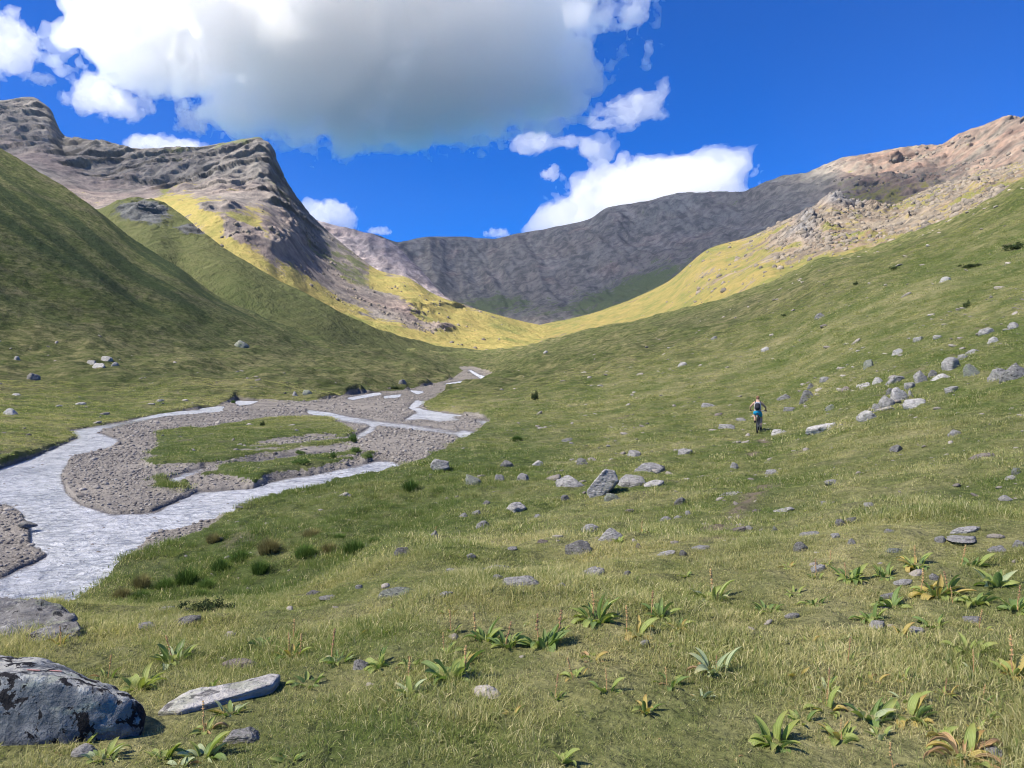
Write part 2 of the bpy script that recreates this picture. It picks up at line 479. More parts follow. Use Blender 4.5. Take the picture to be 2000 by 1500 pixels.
# ---- turf colour shared by the ground and the blades that grow on it
def turf_colour(m, lush, dry, fine=True):
    p = m.pos()
    n1 = m.noise(p, .16, 5, .6); n2 = m.noise(p, .9, 4, .6)
    green = m.mix(m.map(n2, .3, .7), (.10, .135, .036), (.155, .175, .055))
    straw = m.mix(m.map(n2, .35, .75), (.29, .265, .12), (.42, .37, .20))
    f = m.math('ADD', m.math('MULTIPLY', m.map(n1, .36, .64), .6), m.math('MULTIPLY', dry, .55))
    f = m.math('ADD', f, m.math('MULTIPLY', m.map(m.noise(p, .62, 4, .6), .36, .62), .42))
    f = m.math('SUBTRACT', f, .40)
    c = m.mix(f, green, straw)
    deep = m.mix(m.map(n2, .3, .7), (.05, .08, .026), (.10, .14, .045))
    return m.mix(m.math('MULTIPLY', lush, .8), c, deep)


m = NT('meadow_turf')
p = m.pos()
lu, dr = m.attr('lush'), m.attr('dry')
tc = turf_colour(m, lu, dr)
fine = m.noise(p, 6.0, 6, .65); fin2 = m.noise(m.scaled(p, (1, .7, 1)), 1.6, 6, .65); fin3 = m.noise(p, .35, 6, .6)
tc = m.mix(m.map(fine, .35, .7), m.mix(.55, tc, (.035, .05, .012)), tc)
tc = m.mix(m.math('MULTIPLY', m.map(fin2, .48, .72), .6), tc, m.mix(.5, tc, (.33, .30, .15)))
tc = m.mix(m.math('MULTIPLY', m.map(fin3, .55, .4), .55), tc, m.mix(.6, tc, (.04, .065, .015)))
soil = m.mix(fine, (.10, .075, .05), (.24, .20, .15))
tc = m.mix(m.attr('bare'), tc, soil)
vs1 = m.vor(p, 19.0, 'F1', 'Color'); vd1 = m.vor(p, 19.0); vd2 = m.vor(p, 19.0)
sep = m.n('ShaderNodeSeparateColor', {0: vs1}).outputs[0]
gv = m.mix(sep, (.17, .155, .135), (.43, .39, .335))
gv = m.mix(m.map(vd1, .02, .09), gv, m.mix(.35, gv, (.05, .05, .055)))
gv = m.mix(m.map(m.noise(p, .25, 4), .35, .65), gv, m.mix(.65, gv, (.37, .335, .285)))
wet = m.attr('wet')
gv = m.mix(m.math('MULTIPLY', wet, .6), gv, (.06, .06, .065))
g = m.attr('grassy')
gm = m.map(m.math('ADD', g, m.math('MULTIPLY', m.math('SUBTRACT', fine, .5), .5)), .35, .65)
tex0 = m.noise(m.scaled(p, (.6, .9, 2.2)), .45, 8, .72)
tc = m.mix(m.math('MULTIPLY', m.map(tex0, .53, .43), m.attr('hill')), tc, m.mix(.62, tc, (.03, .045, .014)))
tc = m.mix(m.math('MULTIPLY', m.math('MULTIPLY', m.map(lu, .55, 1.0), m.attr('hill')), .75), tc, (.030, .052, .020))
tex1 = m.noise(m.scaled(p, (.7, 1, 1.6)), 1.1, 6, .75)
tc = m.mix(m.math('MULTIPLY', m.map(tex1, .55, .68), m.math('MULTIPLY', m.attr('hill'), .55)), tc, m.mix(.6, tc, (.30, .29, .17)))
col = m.mix(gm, gv, tc)
fin4 = m.noise(p, 34.0, 5, .7)
tc0 = m.map(fin4, .35, .65)
col = m.mix(m.math('MULTIPLY', m.map(fin4, .52, .38), .6), col, m.mix(.6, col, (.03, .035, .015)))
b1 = m.bump(fin4, .8, .02, m.bump(fine, .6, .07))
b2 = m.bump(fin2, .5, .25, b1)
hi = m.attr('hill')
tex = m.noise(m.scaled(p, (.6, .9, 2.2)), .5, 8, .7)
b3 = m.bump(m.math('MULTIPLY', tex, hi), .9, 1.6, m.bump(fin3, .5, 1.1, b2))
b4 = m.bump(vd1, .3, -.08, b3)
m.bsdf(col, .95, b4, spec=.1)
MAT_TURF = m.m

me = mesh_from('meadow', np.stack([VX, VY, VZ], -1).reshape(-1, 3), grid_faces(len(gpx), NT_ROWS + NBACK), [MAT_TURF])
for nm, A in (('grassy', grassy), ('bare', bare), ('lush', lush), ('dry', dry), ('hill', np.clip(sstep(60, 170, GY) + .0 * hill, 0, 1)), ('wet', np.clip(k * sstep(.0, .4, mw), 0, 1))):
    attr(me, nm, ext(A).ravel())
ground = tag(link('ground', me), 'grassy valley floor rising into green slopes on both sides', 'meadow', kind='structure')

# ---- the stream
wy = np.exp(np.linspace(math.log(11), math.log(420), 520)); wpx = np.arange(-880, 1010, 4.0)
WX = (wpx[:, None] - 1000) / F * wy[None, :]; WY = np.repeat(wy[None, :], len(wpx), 0)
_, ww, _ = plain_masks(WX, WY)
wd = sample(M_deep, 1000 + F * WX / WY, 750 + F * (EYE - zw(WY)) / WY)
wd = np.maximum(wd, ww * sstep(45, 90, WY))
rip = fbm(WX * .9, WY * 1.3, octaves=3) * .012 * (1 - sstep(30, 90, WY))
WV = np.stack([WX, WY, zw(WY) + rip], -1).reshape(-1, 3)
wf = grid_faces(len(wpx), len(wy))
keepf = ww.ravel()[wf].max(1) > .02
wf = wf[keepf]
used = np.unique(wf); remap = np.full(len(WV), -1); remap[used] = np.arange(len(used))
m = NT('stream_water')
p = m.pos()
st = m.scaled(p, (1.0, .8, 1), (0, 0, R(25)))
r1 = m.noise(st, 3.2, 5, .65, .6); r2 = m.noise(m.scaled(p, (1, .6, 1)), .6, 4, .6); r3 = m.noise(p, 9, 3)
foam_sheen = m.map(m.math('ADD', m.math('MULTIPLY', r1, .7), m.math('MULTIPLY', r2, .4)), .28, .54)
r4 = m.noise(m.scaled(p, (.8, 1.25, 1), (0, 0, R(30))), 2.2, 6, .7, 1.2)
foam_sheen = m.math('MULTIPLY', foam_sheen, m.map(r4, .34, .56, .30, 1.0))
foam_sheen = m.math('MULTIPLY', foam_sheen, m.map(m.noise(m.scaled(p, (1, .8, 1)), .35, 5, .6, .8), .36, .58, .74, 1.08))
colr = m.mix(foam_sheen, (.22, .26, .33), (.93, .95, .97))  # pale colour is part foam, part bright sky reflection painted in
dp = m.math('ADD', m.attr('deep'), m.math('MULTIPLY', m.math('SUBTRACT', m.noise(p, 1.6, 5, .7), .5), .7))
colr = m.mix(m.map(dp, .40, .78), m.mix(r3, (.15, .14, .13), (.30, .275, .25)), colr)
nb = m.bump(r1, 1.0, .25, m.bump(r4, .8, .3, m.bump(r3, .5, .05)))
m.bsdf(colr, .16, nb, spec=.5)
MAT_WATER = m.m
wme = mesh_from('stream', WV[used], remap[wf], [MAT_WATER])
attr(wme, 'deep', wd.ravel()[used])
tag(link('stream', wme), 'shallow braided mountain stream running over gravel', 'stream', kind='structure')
# ------------------------------------------------------------------ the mountains: lofted slopes at their own distances
def rock_material(name, bump=1.0, lo=1.0):
    m = NT(name)
    p = m.pos()
    base = m.attr('tint', out='Color')
    a = m.noise(p, .035, 8, .62, .4); b = m.noise(p, .22, 6, .65); c = m.noise(m.scaled(p, (1, 1, 1.3), (R(12), R(-18), 0)), .07, 6, .65, .4)
    sk = m.noise(m.scaled(p, (1, .35, .10)), .05, 6, .65, .3); fk = m.noise(p, .9, 4, .7)
    gr = m.attr('herb')
    dark = m.mix(1.0, base, (.55, .56, .6), 'MULTIPLY'); pale = m.mix(1.0, base, (1.35, 1.33, 1.3), 'MULTIPLY')
    col = m.mix(m.map(a, .35, .65), dark, pale)
    col = m.mix(m.math('MULTIPLY', m.map(b, .55, .75), .55), col, pale)
    col = m.mix(m.math('MULTIPLY', m.map(c, .5, .66), .5), col, dark)
    col = m.mix(m.math('MULTIPLY', m.map(sk, .5, .66), .6), col, pale)
    col = m.mix(m.math('MULTIPLY', m.map(sk, .48, .36), .5), col, dark)
    col = m.mix(m.math('MULTIPLY', m.map(fk, .56, .7), .5), col, pale)
    col = m.mix(m.math('MULTIPLY', m.map(fk, .44, .32), .6), col, dark)
    h1 = m.n('ShaderNodeMath', {0: gr, 1: m.math('MULTIPLY', m.math('SUBTRACT', a, .5), 1.6)}, operation='ADD').outputs[0]
    h1 = m.math('ADD', h1, m.math('MULTIPLY', m.math('SUBTRACT', b, .5), .8))
    herb = m.mix(m.map(b, .3, .7), m.mix(1.0, m.attr('herbtint', out='Color'), (.72, .8, .7), 'MULTIPLY'), m.attr('herbtint', out='Color'))
    col = m.mix(m.map(h1, .38, .62), col, herb)
    nb = m.bump(b, .7 * bump, 3.0, m.bump(a, .6 * bump * lo, 10.0, m.bump(c, .5 * bump, 5.0)))
    m.bsdf(col, .95, nb, spec=.05)
    return m.m


MAT_ROCK = rock_material('mountain_rock')
MAT_FAR = rock_material('far_mountain_rock', .6, .15)


def loft(name, knots, pxs, nv, disp, paint, label, mat=MAT_ROCK, backdrop=.25):
    """knots: {px: [(py, Y), ...same count]}: a slope through these sight points; disp and paint work in world space"""
    ks = sorted(knots); K = len(knots[ks[0]])
    t = np.linspace(0, 1, nv)
    tk = np.linspace(0, 1, K)
    kp = np.array([[pchip(ks, [knots[q][i][c] for q in ks], pxs) for i in range(K)] for c in (0, 1)])   # 2,K,n
    py = np.array([pchip(tk, kp[0, :, n], t) for n in range(len(pxs))])
    Y = np.array([pchip(tk, kp[1, :, n], t) for n in range(len(pxs))])
    # shoulders roll off behind the crest
    nb = 10
    bt = np.arange(1, nb + 1) / nb
    Yb = Y[:, -1:] * (1 + backdrop * bt); 
    X = (pxs[:, None] - 1000) / F * Y; Z = EYE + (750 - py) / F * Y
    Zb = Z[:, -1:] - (Yb - Y[:, -1:]) * (.15 + .6 * bt); Xb = (pxs[:, None] - 1000) / F * Yb
    X, Y, Z = np.hstack([X, Xb]), np.hstack([Y, Yb]), np.hstack([Z, Zb])
    T = np.concatenate([t, 1 + bt])[None, :] + 0 * X
    PX = pxs[:, None] + 0 * X; PY = 750 - F * (Z - EYE) / Y
    dx, dy, dz = disp(X, Y, Z, T, PX, PY)
    tint, herb, herbtint = paint(X, Y, Z, T, PX, PY)
    V = np.stack([X + dx, Y + dy, Z + dz], -1).reshape(-1, 3)
    me = mesh_from(name, V, grid_faces(len(pxs), nv + nb), [mat])
    attr(me, 'tint', tint.reshape(-1, 3)); attr(me, 'herb', herb.ravel()); attr(me, 'herbtint', herbtint.reshape(-1, 3))
    o = link(name, me)
    tag(o, label, name.replace('_', ' ').split('.')[0].split()[-1], kind='structure')
    return o, V.reshape(len(pxs), nv + nb, 3)


def col3(c, X): return np.broadcast_to(np.array(c, float), X.shape + (3,)).copy()
def lerp3(a, b, f): return a + (b - a) * f[..., None]


GRASS_DARK, GRASS_OLIVE, GRASS_GOLD = (.055, .072, .030), (.105, .107, .05), (.325, .255, .095)  # olive darkened so the grassy ridge carries cloud shade in its colour
SCREE, CLIFF, RUST = (.185, .17, .155), (.135, .13, .125), (.21, .165, .15)

# ---- grassy ridge with a rocky knoll, between the near slope and the high mountain
K2 = {
 -300: [(560, 420), (420, 470), (300, 540), (240, 600)],
 60: [(560, 410), (480, 460), (420, 530), (380, 580)],
 190: [(600, 400), (520, 450), (450, 520), (411, 560)], 230: [(620, 400), (520, 450), (440, 510), (396, 555)], 270: [(640, 400), (530, 445), (440, 505), (389, 550)],
 310: [(650, 400), (540, 440), (450, 500), (394, 545)], 345: [(660, 400), (560, 440), (470, 495), (415, 535)], 400: [(670, 395), (590, 425), (510, 470), (458, 510)], 470: [(690, 390), (620, 415), (550, 450), (508, 490)],
 560: [(700, 385), (650, 405), (600, 440), (560, 475)], 640: [(705, 385), (670, 400), (632, 435), (602, 465)], 720: [(712, 395), (690, 415), (665, 450), (643, 475)], 800: [(715, 420), (700, 445), (683, 485), (668, 510)],
 860: [(715, 440), (705, 470), (692, 510), (680, 545)], 960: [(720, 470), (712, 500), (702, 540), (694, 570)],
}


def disp2(X, Y, Z, T, PX, PY):
    env = sstep(1.25, .9, T) * .8 + .2
    g = fbm(Y * .02 + X * .006, X * .004 + 2, octaves=4, ridged=True) * 4 + fbm(X * .05, Y * .05, octaves=4) * 1.4
    kn = np.exp(-((PX - 285) / 60) ** 2 - ((PY - 415) / 28) ** 2) + .8 * np.exp(-((PX - 375) / 30) ** 2 - ((PY - 452) / 13) ** 2)
    r = fbm(X * .06, Y * .06, Z * .12, octaves=5, ridged=True)
    return 0 * X, -kn * r * 8, g * env * (1 - kn) + kn * r * 3


def paint2(X, Y, Z, T, PX, PY):
    kn = np.exp(-((PX - 285) / 62) ** 2 - ((PY - 418) / 26) ** 2) + .9 * np.exp(-((PX - 378) / 34) ** 2 - ((PY - 452) / 11) ** 2)
    n = fbm(X * .02, Y * .02, octaves=4)
    herb = 1.0 - 1.1 * np.clip(kn, 0, 1) + .25 * n
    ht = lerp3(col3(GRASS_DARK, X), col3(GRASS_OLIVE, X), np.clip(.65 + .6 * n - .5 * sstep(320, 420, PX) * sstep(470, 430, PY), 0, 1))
    return col3((.10, .105, .11), X), herb, ht


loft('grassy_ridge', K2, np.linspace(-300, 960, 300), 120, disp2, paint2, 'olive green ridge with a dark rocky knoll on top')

# ---- high mountain on one side: benches of sunlit grass, scree, cliffs and the summit ridge
K3 = {
 -300: [(520, 650), (400, 850), (330, 1050), (270, 1350), (215, 1650), (150, 1850)],
 0: [(560, 640), (430, 850), (340, 1100), (290, 1350), (235, 1600), (195, 1780)],
 60: [(570, 635), (440, 850), (350, 1090), (295, 1330), (235, 1600), (190, 1780)],
 95: [(570, 632), (445, 850), (360, 1080), (305, 1330), (250, 1580), (212, 1760)],
 128: [(575, 632), (450, 850), (370, 1080), (325, 1300), (295, 1500), (268, 1680)],
 200: [(590, 630), (470, 840), (395, 1050), (360, 1250), (315, 1400), (278, 1520)],
 280: [(600, 630), (480, 820), (400, 1000), (370, 1200), (325, 1350), (291, 1460)],
 370: [(610, 620), (470, 780), (397, 900), (375, 1120), (325, 1300), (290, 1420)],
 440: [(620, 620), (490, 760), (400, 880), (375, 1100), (320, 1270), (279, 1400)],
 500: [(640, 620), (520, 740), (425, 880), (380, 1080), (320, 1240), (269, 1380)],
 522: [(645, 620), (530, 740), (435, 880), (390, 1070), (330, 1220), (278, 1370)],
 545: [(650, 620), (550, 740), (460, 880), (415, 1050), (368, 1200), (325, 1350)],
 575: [(655, 620), (570, 740), (490, 880), (450, 1040), (412, 1180), (378, 1330)],
 600: [(660, 620), (590, 740), (520, 880), (480, 1040), (447, 1180), (416, 1320)],
 640: [(668, 620), (615, 740), (560, 870), (525, 1020), (487, 1150), (452, 1290)],
 700: [(680, 640), (645, 740), (600, 860), (565, 990), (530, 1120), (500, 1250)],
 740: [(685, 650), (655, 740), (620, 860), (585, 980), (555, 1090), (528, 1220)],
 796: [(690, 660), (668, 740), (638, 860), (605, 970), (570, 1080), (542, 1180)],
 845: [(692, 670), (675, 760), (650, 870), (625, 970), (598, 1070), (573, 1160)],
 890: [(693, 690), (680, 780), (662, 880), (640, 980), (614, 1070), (591, 1150)],
 950: [(693, 710), (684, 800), (670, 900), (652, 1000), (630, 1080), (609, 1150)],
 1037: [(693, 730), (685, 820), (675, 920), (662, 1030), (650, 1110), (631, 1180)],
 1100: [(692, 740), (686, 830), (678, 930), (668, 1040), (658, 1120), (643, 1190)],
 1300: [(692, 740), (688, 830), (682, 930), (676, 1040), (670, 1120), (660, 1190)],
}


def disp3(X, Y, Z, T, PX, PY):
    rock = sstep(.5, .66, T) * sstep(660, 600, PX) * sstep(640, 520, PY)
    cre = sstep(1.0, .94, T) * .85 + .15
    u = X * .8 + Y * .3; w = Z - X * .40 + 22 * fbm(X * .004, Y * .004, octaves=3)
    q = w / 52 + 1.3 * fbm(u * .004, Y * .004, w * .004, octaves=3)
    fr = q - np.floor(q)
    band = (.5 - fr) * (.5 + .8 * fbm(u * .008 + 5, Y * .006, np.floor(q) * 3.1, octaves=3))
    q2 = w / 15 + 1.4 * fbm(u * .012, Y * .012, w * .01, octaves=3); fr2 = q2 - np.floor(q2)
    st = band * 1.2 + (.5 - fr2) * .22
    big = fbm(X * .007, Y * .006, Z * .007 + 4, octaves=5)
    butt = fbm(X * .014, Z * .003, Y * .008, octaves=4, ridged=True)
    fine = fbm(X * .06, Y * .05, Z * .08, octaves=4)
    low = fbm(X * .012, Y * .012, octaves=5) * 7 + fbm(X * .05 + 4, Y * .05, octaves=4) * 2.2
    crag = 0
    for cx, cy, sx, sy in ((300, 0, 1, 1), (405, 412, 18, 10), (452, 408, 20, 9), (480, 462, 40, 18), (440, 440, 24, 10), (545, 480, 22, 16), (570, 455, 40, 28), (870, 640, 25, 7), (800, 605, 60, 25), (905, 597, 60, 4)):
        crag = crag + np.exp(-((PX - cx) / sx) ** 2 - ((PY - cy) / sy) ** 2)
    cr = fbm(X * .03, Y * .03, Z * .05, octaves=4, ridged=True)
    d = rock * (st * 18 + big * 34 + butt * 20 + fine * 8) + np.clip(crag, 0, 1) * (cr * 12 + 4)
    gullies = sstep(640, 740, PX) * 0
    return d * .15, -d * .75 * cre, (d * .35 * cre + low * (1 - rock) * sstep(1.02, .9, T))


def paint3(X, Y, Z, T, PX, PY):
    n = fbm(X * .012, Y * .01, Z * .01, octaves=5); n2 = fbm(X * .05, Y * .04, Z * .04, octaves=4)
    tint = lerp3(col3(SCREE, X), col3(RUST, X), np.clip(.35 + n, 0, 1))
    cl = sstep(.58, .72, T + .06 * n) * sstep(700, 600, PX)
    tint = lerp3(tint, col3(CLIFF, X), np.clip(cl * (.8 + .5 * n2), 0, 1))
    face = sstep(505, 560, PX + 25 * n) * sstep(.5, .7, T) * sstep(730, 690, PX)      # green-grey flank beyond the summit edge
    tw = T + .05 * n2
    herb = np.where((tw < .52) | (PX > 720), np.where(PX < 600, .36, .52), .12) + .50 * n
    gold = np.zeros_like(X)
    # bands of turf: bench top, the long strip under it, meadow tongues
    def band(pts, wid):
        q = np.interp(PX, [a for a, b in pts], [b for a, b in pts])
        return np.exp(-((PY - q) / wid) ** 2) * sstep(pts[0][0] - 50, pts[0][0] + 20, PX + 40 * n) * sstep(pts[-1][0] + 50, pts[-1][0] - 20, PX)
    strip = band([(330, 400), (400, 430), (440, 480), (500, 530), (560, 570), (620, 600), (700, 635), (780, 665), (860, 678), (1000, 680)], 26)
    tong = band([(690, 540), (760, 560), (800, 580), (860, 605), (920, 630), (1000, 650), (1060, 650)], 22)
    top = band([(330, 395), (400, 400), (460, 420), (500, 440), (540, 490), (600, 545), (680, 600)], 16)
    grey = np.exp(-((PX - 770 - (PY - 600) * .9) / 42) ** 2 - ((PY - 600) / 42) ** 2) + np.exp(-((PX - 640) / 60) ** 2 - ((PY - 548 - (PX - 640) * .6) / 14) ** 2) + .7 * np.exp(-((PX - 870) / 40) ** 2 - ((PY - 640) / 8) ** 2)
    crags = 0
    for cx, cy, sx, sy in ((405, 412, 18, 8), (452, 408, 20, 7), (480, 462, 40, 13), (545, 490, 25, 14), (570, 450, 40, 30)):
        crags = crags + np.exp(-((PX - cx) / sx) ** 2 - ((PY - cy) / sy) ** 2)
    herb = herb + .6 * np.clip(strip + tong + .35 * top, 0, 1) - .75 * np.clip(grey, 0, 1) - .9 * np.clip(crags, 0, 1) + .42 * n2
    herb = herb - sstep(330, 250, PX) * sstep(.3, .5, T) * .6
    herb = herb + face * .28 + sstep(.85, .97, T) * .3 * sstep(560, 480, PX)
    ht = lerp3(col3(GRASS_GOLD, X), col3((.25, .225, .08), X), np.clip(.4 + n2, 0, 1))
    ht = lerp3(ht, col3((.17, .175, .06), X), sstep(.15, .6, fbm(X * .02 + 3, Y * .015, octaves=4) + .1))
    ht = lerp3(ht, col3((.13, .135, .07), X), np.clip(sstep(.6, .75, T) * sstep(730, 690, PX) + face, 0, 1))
    return tint, herb, ht


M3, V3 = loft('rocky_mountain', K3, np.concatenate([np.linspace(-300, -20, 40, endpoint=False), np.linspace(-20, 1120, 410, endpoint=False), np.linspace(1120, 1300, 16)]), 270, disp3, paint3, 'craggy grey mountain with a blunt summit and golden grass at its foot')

# ---- the headwall that closes the valley and runs on into the far ridge
CR4 = [(520, 425, 2000), (600, 426, 2050), (640, 438, 2100), (690, 450, 2150), (740, 461, 2250), (778, 474, 2420), (830, 464, 2550), (900, 463, 2600), (960, 468, 2600), (1010, 458, 2560), (1080, 445, 2500), (1150, 428, 2450), (1190, 405, 2420), (1260, 396, 2380),
       (1330, 379, 2320), (1400, 377, 2260), (1450, 377, 2220), (1490, 361, 2180), (1530, 348, 2140), (1560, 345, 2100), (1600, 329, 2050), (1650, 311, 1980), (1700, 303, 1930), (1760, 292, 1870), (1830, 288, 1800), (1870, 266, 1750), (1920, 249, 1680), (1962, 231, 1620), (2000, 233, 1560), (2150, 190, 1450), (2500, 120, 1300)]
BS4 = [(520, 620, 1500), (700, 590, 1500), (800, 600, 1500), (900, 640, 1500), (1050, 655, 1400), (1200, 640, 1350), (1390, 560, 1300), (1550, 500, 1250), (1700, 470, 1200), (1850, 450, 1100), (2000, 440, 1000), (2500, 420, 850)]
K4 = {}
for (x, y, d) in CR4:
    by = float(np.interp(x, [b[0] for b in BS4], [b[1] for b in BS4])); bd = float(np.interp(x, [b[0] for b in BS4], [b[2] for b in BS4]))
    K4[x] = [(by, bd), (by + (y - by) * .25, bd + (d - bd) * .42), (by + (y - by) * .6, bd + (d - bd) * .72), (y, d)]


def right_rough(X, Y, Z, PX):
    w = Z + X * .25
    q = w / 60 + 1.3 * fbm(X * .006, Y * .006, Z * .006, octaves=3)
    return sstep(1560, 1720, PX) * (fbm(X * .012, Y * .012, Z * .012, octaves=5) * 34 + fbm(X * .02 + Y * .02, Z * .005, octaves=4, ridged=True) * 20 + (.5 - (q - np.floor(q))) * 12 * fbm(X * .01, Y * .01, Z * .01) + fbm(X * .06, Y * .06, Z * .06, octaves=3) * 7)


def disp4(X, Y, Z, T, PX, PY):
    cre = sstep(1.0, .93, T) * .8 + .2
    big = fbm(X * .0045 + Y * .001, Z * .003, Y * .002, octaves=6)
    rib = fbm(X * .011 + Z * .004, Z * .0022, Y * .002, octaves=4, ridged=True)
    fine = fbm(X * .035, Y * .03, Z * .04, octaves=5, ridged=True)
    sh = np.exp(-((PX - 800) / 30) ** 2) * 0
    sm = fbm(X * .01, Y * .01, Z * .01, octaves=4)
    gull = fbm(X * .045 + Z * .012, Z * .005, Y * .008, octaves=3, ridged=True)
    d = (big * 62 + rib * 30 + gull * 7 + np.abs(fine) * 2) * sstep(0, .2, T)
    d = d + right_rough(X, Y, Z, PX) * sstep(0, .2, T)
    cr = fbm(X * .02, Y * .01, Z * .01, octaves=4, ridged=True) * sstep(.9, 1.0, T) * sstep(1.3, 1.0, T) * sstep(1150, 1500, PX)
    return 0 * X, -d * .9 * cre, d * .3 * cre + cr * 6


def paint4(X, Y, Z, T, PX, PY):
    n = fbm(X * .006, Y * .005, Z * .008, octaves=5); n2 = fbm(X * .03, Y * .02, Z * .03, octaves=4)
    tint = lerp3(col3((.265, .245, .215), X), col3((.30, .235, .195), X), np.clip(.4 + 1.6 * n, 0, 1))
    cl4 = sstep(.05, .3, fbm(X * .008, Z * .012, Y * .004, octaves=5, ridged=True))
    tint = lerp3(tint, col3((.195, .195, .175), X), cl4 * .7)
    ribc = fbm(X * .011 + Z * .004, Z * .0022, Y * .002, octaves=4, ridged=True); gulc = fbm(X * .045 + Z * .012, Z * .005, Y * .008, octaves=3, ridged=True)
    tint = tint * (1 - .22 * sstep(-.1, .5, ribc) + .28 * sstep(-.1, -.6, gulc))[..., None]
    right = sstep(1560, 1700, PX)
    tint = lerp3(tint, lerp3(col3((.205, .14, .108), X), col3((.145, .13, .11), X), np.clip(.5 + 1.3 * n2, 0, 1)), right)
    herb = .12 + .3 * n + .25 * n2
    apron = np.exp(-((PX - 1230) / 130) ** 2 - ((PY - 575 + (PX - 1230) * .3) / 34) ** 2) + .8 * np.exp(-((PX - 960) / 90) ** 2 - ((PY - 600) / 25) ** 2)
    herb = herb + .75 * np.clip(apron, 0, 1) + .35 * right * sstep(330, 400, PY)
    ht = lerp3(col3((.13, .155, .08), X), col3((.21, .18, .06), X), right)
    return tint, herb, ht


M4, V4 = loft('far_mountain', K4, np.concatenate([np.linspace(520, 600, 16, endpoint=False), np.linspace(600, 2020, 450, endpoint=False), np.linspace(2020, 2500, 40)]), 220, disp4, paint4, 'long purple grey mountain ridge closing the end of the valley', MAT_FAR)

# ---- shoulder of the headwall next to the high mountain
K6 = {560: [(560, 1500), (470, 1700), (425, 1900)], 600: [(570, 1500), (480, 1700), (428, 1900)], 650: [(575, 1500), (500, 1700), (441, 1900)], 700: [(580, 1500), (520, 1690), (452, 1890)], 745: [(590, 1480), (535, 1660), (465, 1870)],
      775: [(600, 1460), (545, 1640), (482, 1830)], 800: [(605, 1440), (560, 1600), (507, 1780)], 825: [(610, 1420), (575, 1560), (532, 1720)], 860: [(625, 1400), (600, 1500), (572, 1620)], 900: [(640, 1380), (625, 1450), (605, 1520)]}
loft('mountain_shoulder', K6, np.linspace(560, 900, 130), 90, lambda X, Y, Z, T, PX, PY: (0 * X, -fbm(X * .02, Y * .01, Z * .02, octaves=5, ridged=True) * 18 * (sstep(1, .9, T) * .8 + .2), fbm(X * .02, Y * .01, Z * .02, octaves=4, ridged=True) * 4),
     lambda X, Y, Z, T, PX, PY: (lerp3(col3((.21, .195, .21), X), col3((.25, .21, .21), X), np.clip(.5 + fbm(X * .02, Y * .02, Z * .02), 0, 1)), .1 + .3 * fbm(X * .01, Y * .01), col3((.11, .13, .06), X)), 'grey rock shoulder between the craggy mountain and the headwall')

# ---- sunlit spur with meadows and broken rock on the other side
K5 = {
 900: [(697, 640), (690, 800), (682, 1000), (672, 1150), (652, 1330)], 1000: [(697, 640), (688, 800), (678, 1000), (664, 1140), (644, 1310)], 1050: [(695, 640), (686, 790), (674, 960), (658, 1100), (635, 1270)],
 1130: [(692, 620), (680, 760), (664, 910), (645, 1050), (618, 1220)], 1200: [(690, 600), (672, 730), (650, 860), (628, 1000), (597, 1180)], 1300: [(680, 540), (650, 660), (620, 780), (590, 920), (553, 1120)],
 1390: [(670, 500), (625, 610), (575, 720), (535, 850), (482, 1070)], 1450: [(660, 460), (600, 570), (542, 680), (512, 820), (466, 1050)], 1500: [(650, 430), (580, 540), (520, 650), (490, 800), (447, 1030)], 1540: [(640, 410), (570, 520), (515, 640), (475, 800), (427, 1010)],
 1590: [(630, 400), (555, 500), (505, 620), (455, 800), (403, 1000)], 1620: [(620, 390), (545, 490), (500, 610), (440, 800), (381, 1000)], 1650: [(610, 380), (540, 480), (497, 600), (440, 800), (393, 1010)], 1690: [(600, 370), (530, 470), (490, 590), (440, 800), (403, 1030)],
 1730: [(590, 360), (520, 460), (480, 590), (440, 800), (403, 1050)], 1800: [(570, 340), (500, 440), (450, 590), (410, 800), (378, 1060)], 1900: [(540, 320), (470, 420), (405, 580), (370, 800), (345, 1060)], 2000: [(500, 300), (430, 400), (370, 560), (340, 780), (318, 1040)], 2300: [(420, 260), (350, 350), (300, 500), (270, 700), (250, 950)],
}


def disp5(X, Y, Z, T, PX, PY):
    cre = sstep(1.0, .95, T) * .7 + .3
    soft = fbm(X * .012, Y * .010, octaves=4) * 7 + fbm(X * .05, Y * .04, octaves=4) * 1.6
    rk = sstep(1440, 1560, PX) * sstep(520, 480, PY)
    big = fbm(X * .02, Y * .016, Z * .02, octaves=5, ridged=True); fine = fbm(X * .07, Y * .06, Z * .06, octaves=4, ridged=True)
    crag = 0
    for cx, cy, sx, sy, h in ((1572, 438, 17, 12, 1.3), (1550, 468, 30, 12, 1.0), (1595, 452, 24, 8, .7), (1625, 394, 26, 9, .8), (1665, 408, 30, 7, .7), (1700, 415, 24, 6, .6), (1480, 495, 26, 6, .5), (1500, 470, 10, 5, .5), (1760, 440, 20, 6, .5), (1690, 470, 18, 5, .4), (1800, 370, 30, 10, .6), (1900, 375, 25, 8, .6)):
        crag = crag + h * np.exp(-((PX - cx) / sx) ** 2 - ((PY - cy) / sy) ** 2)
    d = rk * (np.maximum(big, -.1) * 7 + np.maximum(fine, 0) * 6) + crag * (3 + 16 * np.abs(fine))
    return 0 * X, -d * .6 * cre, soft * cre * (1 - .5 * rk) * sstep(0, .15, T) + d * .55 * cre


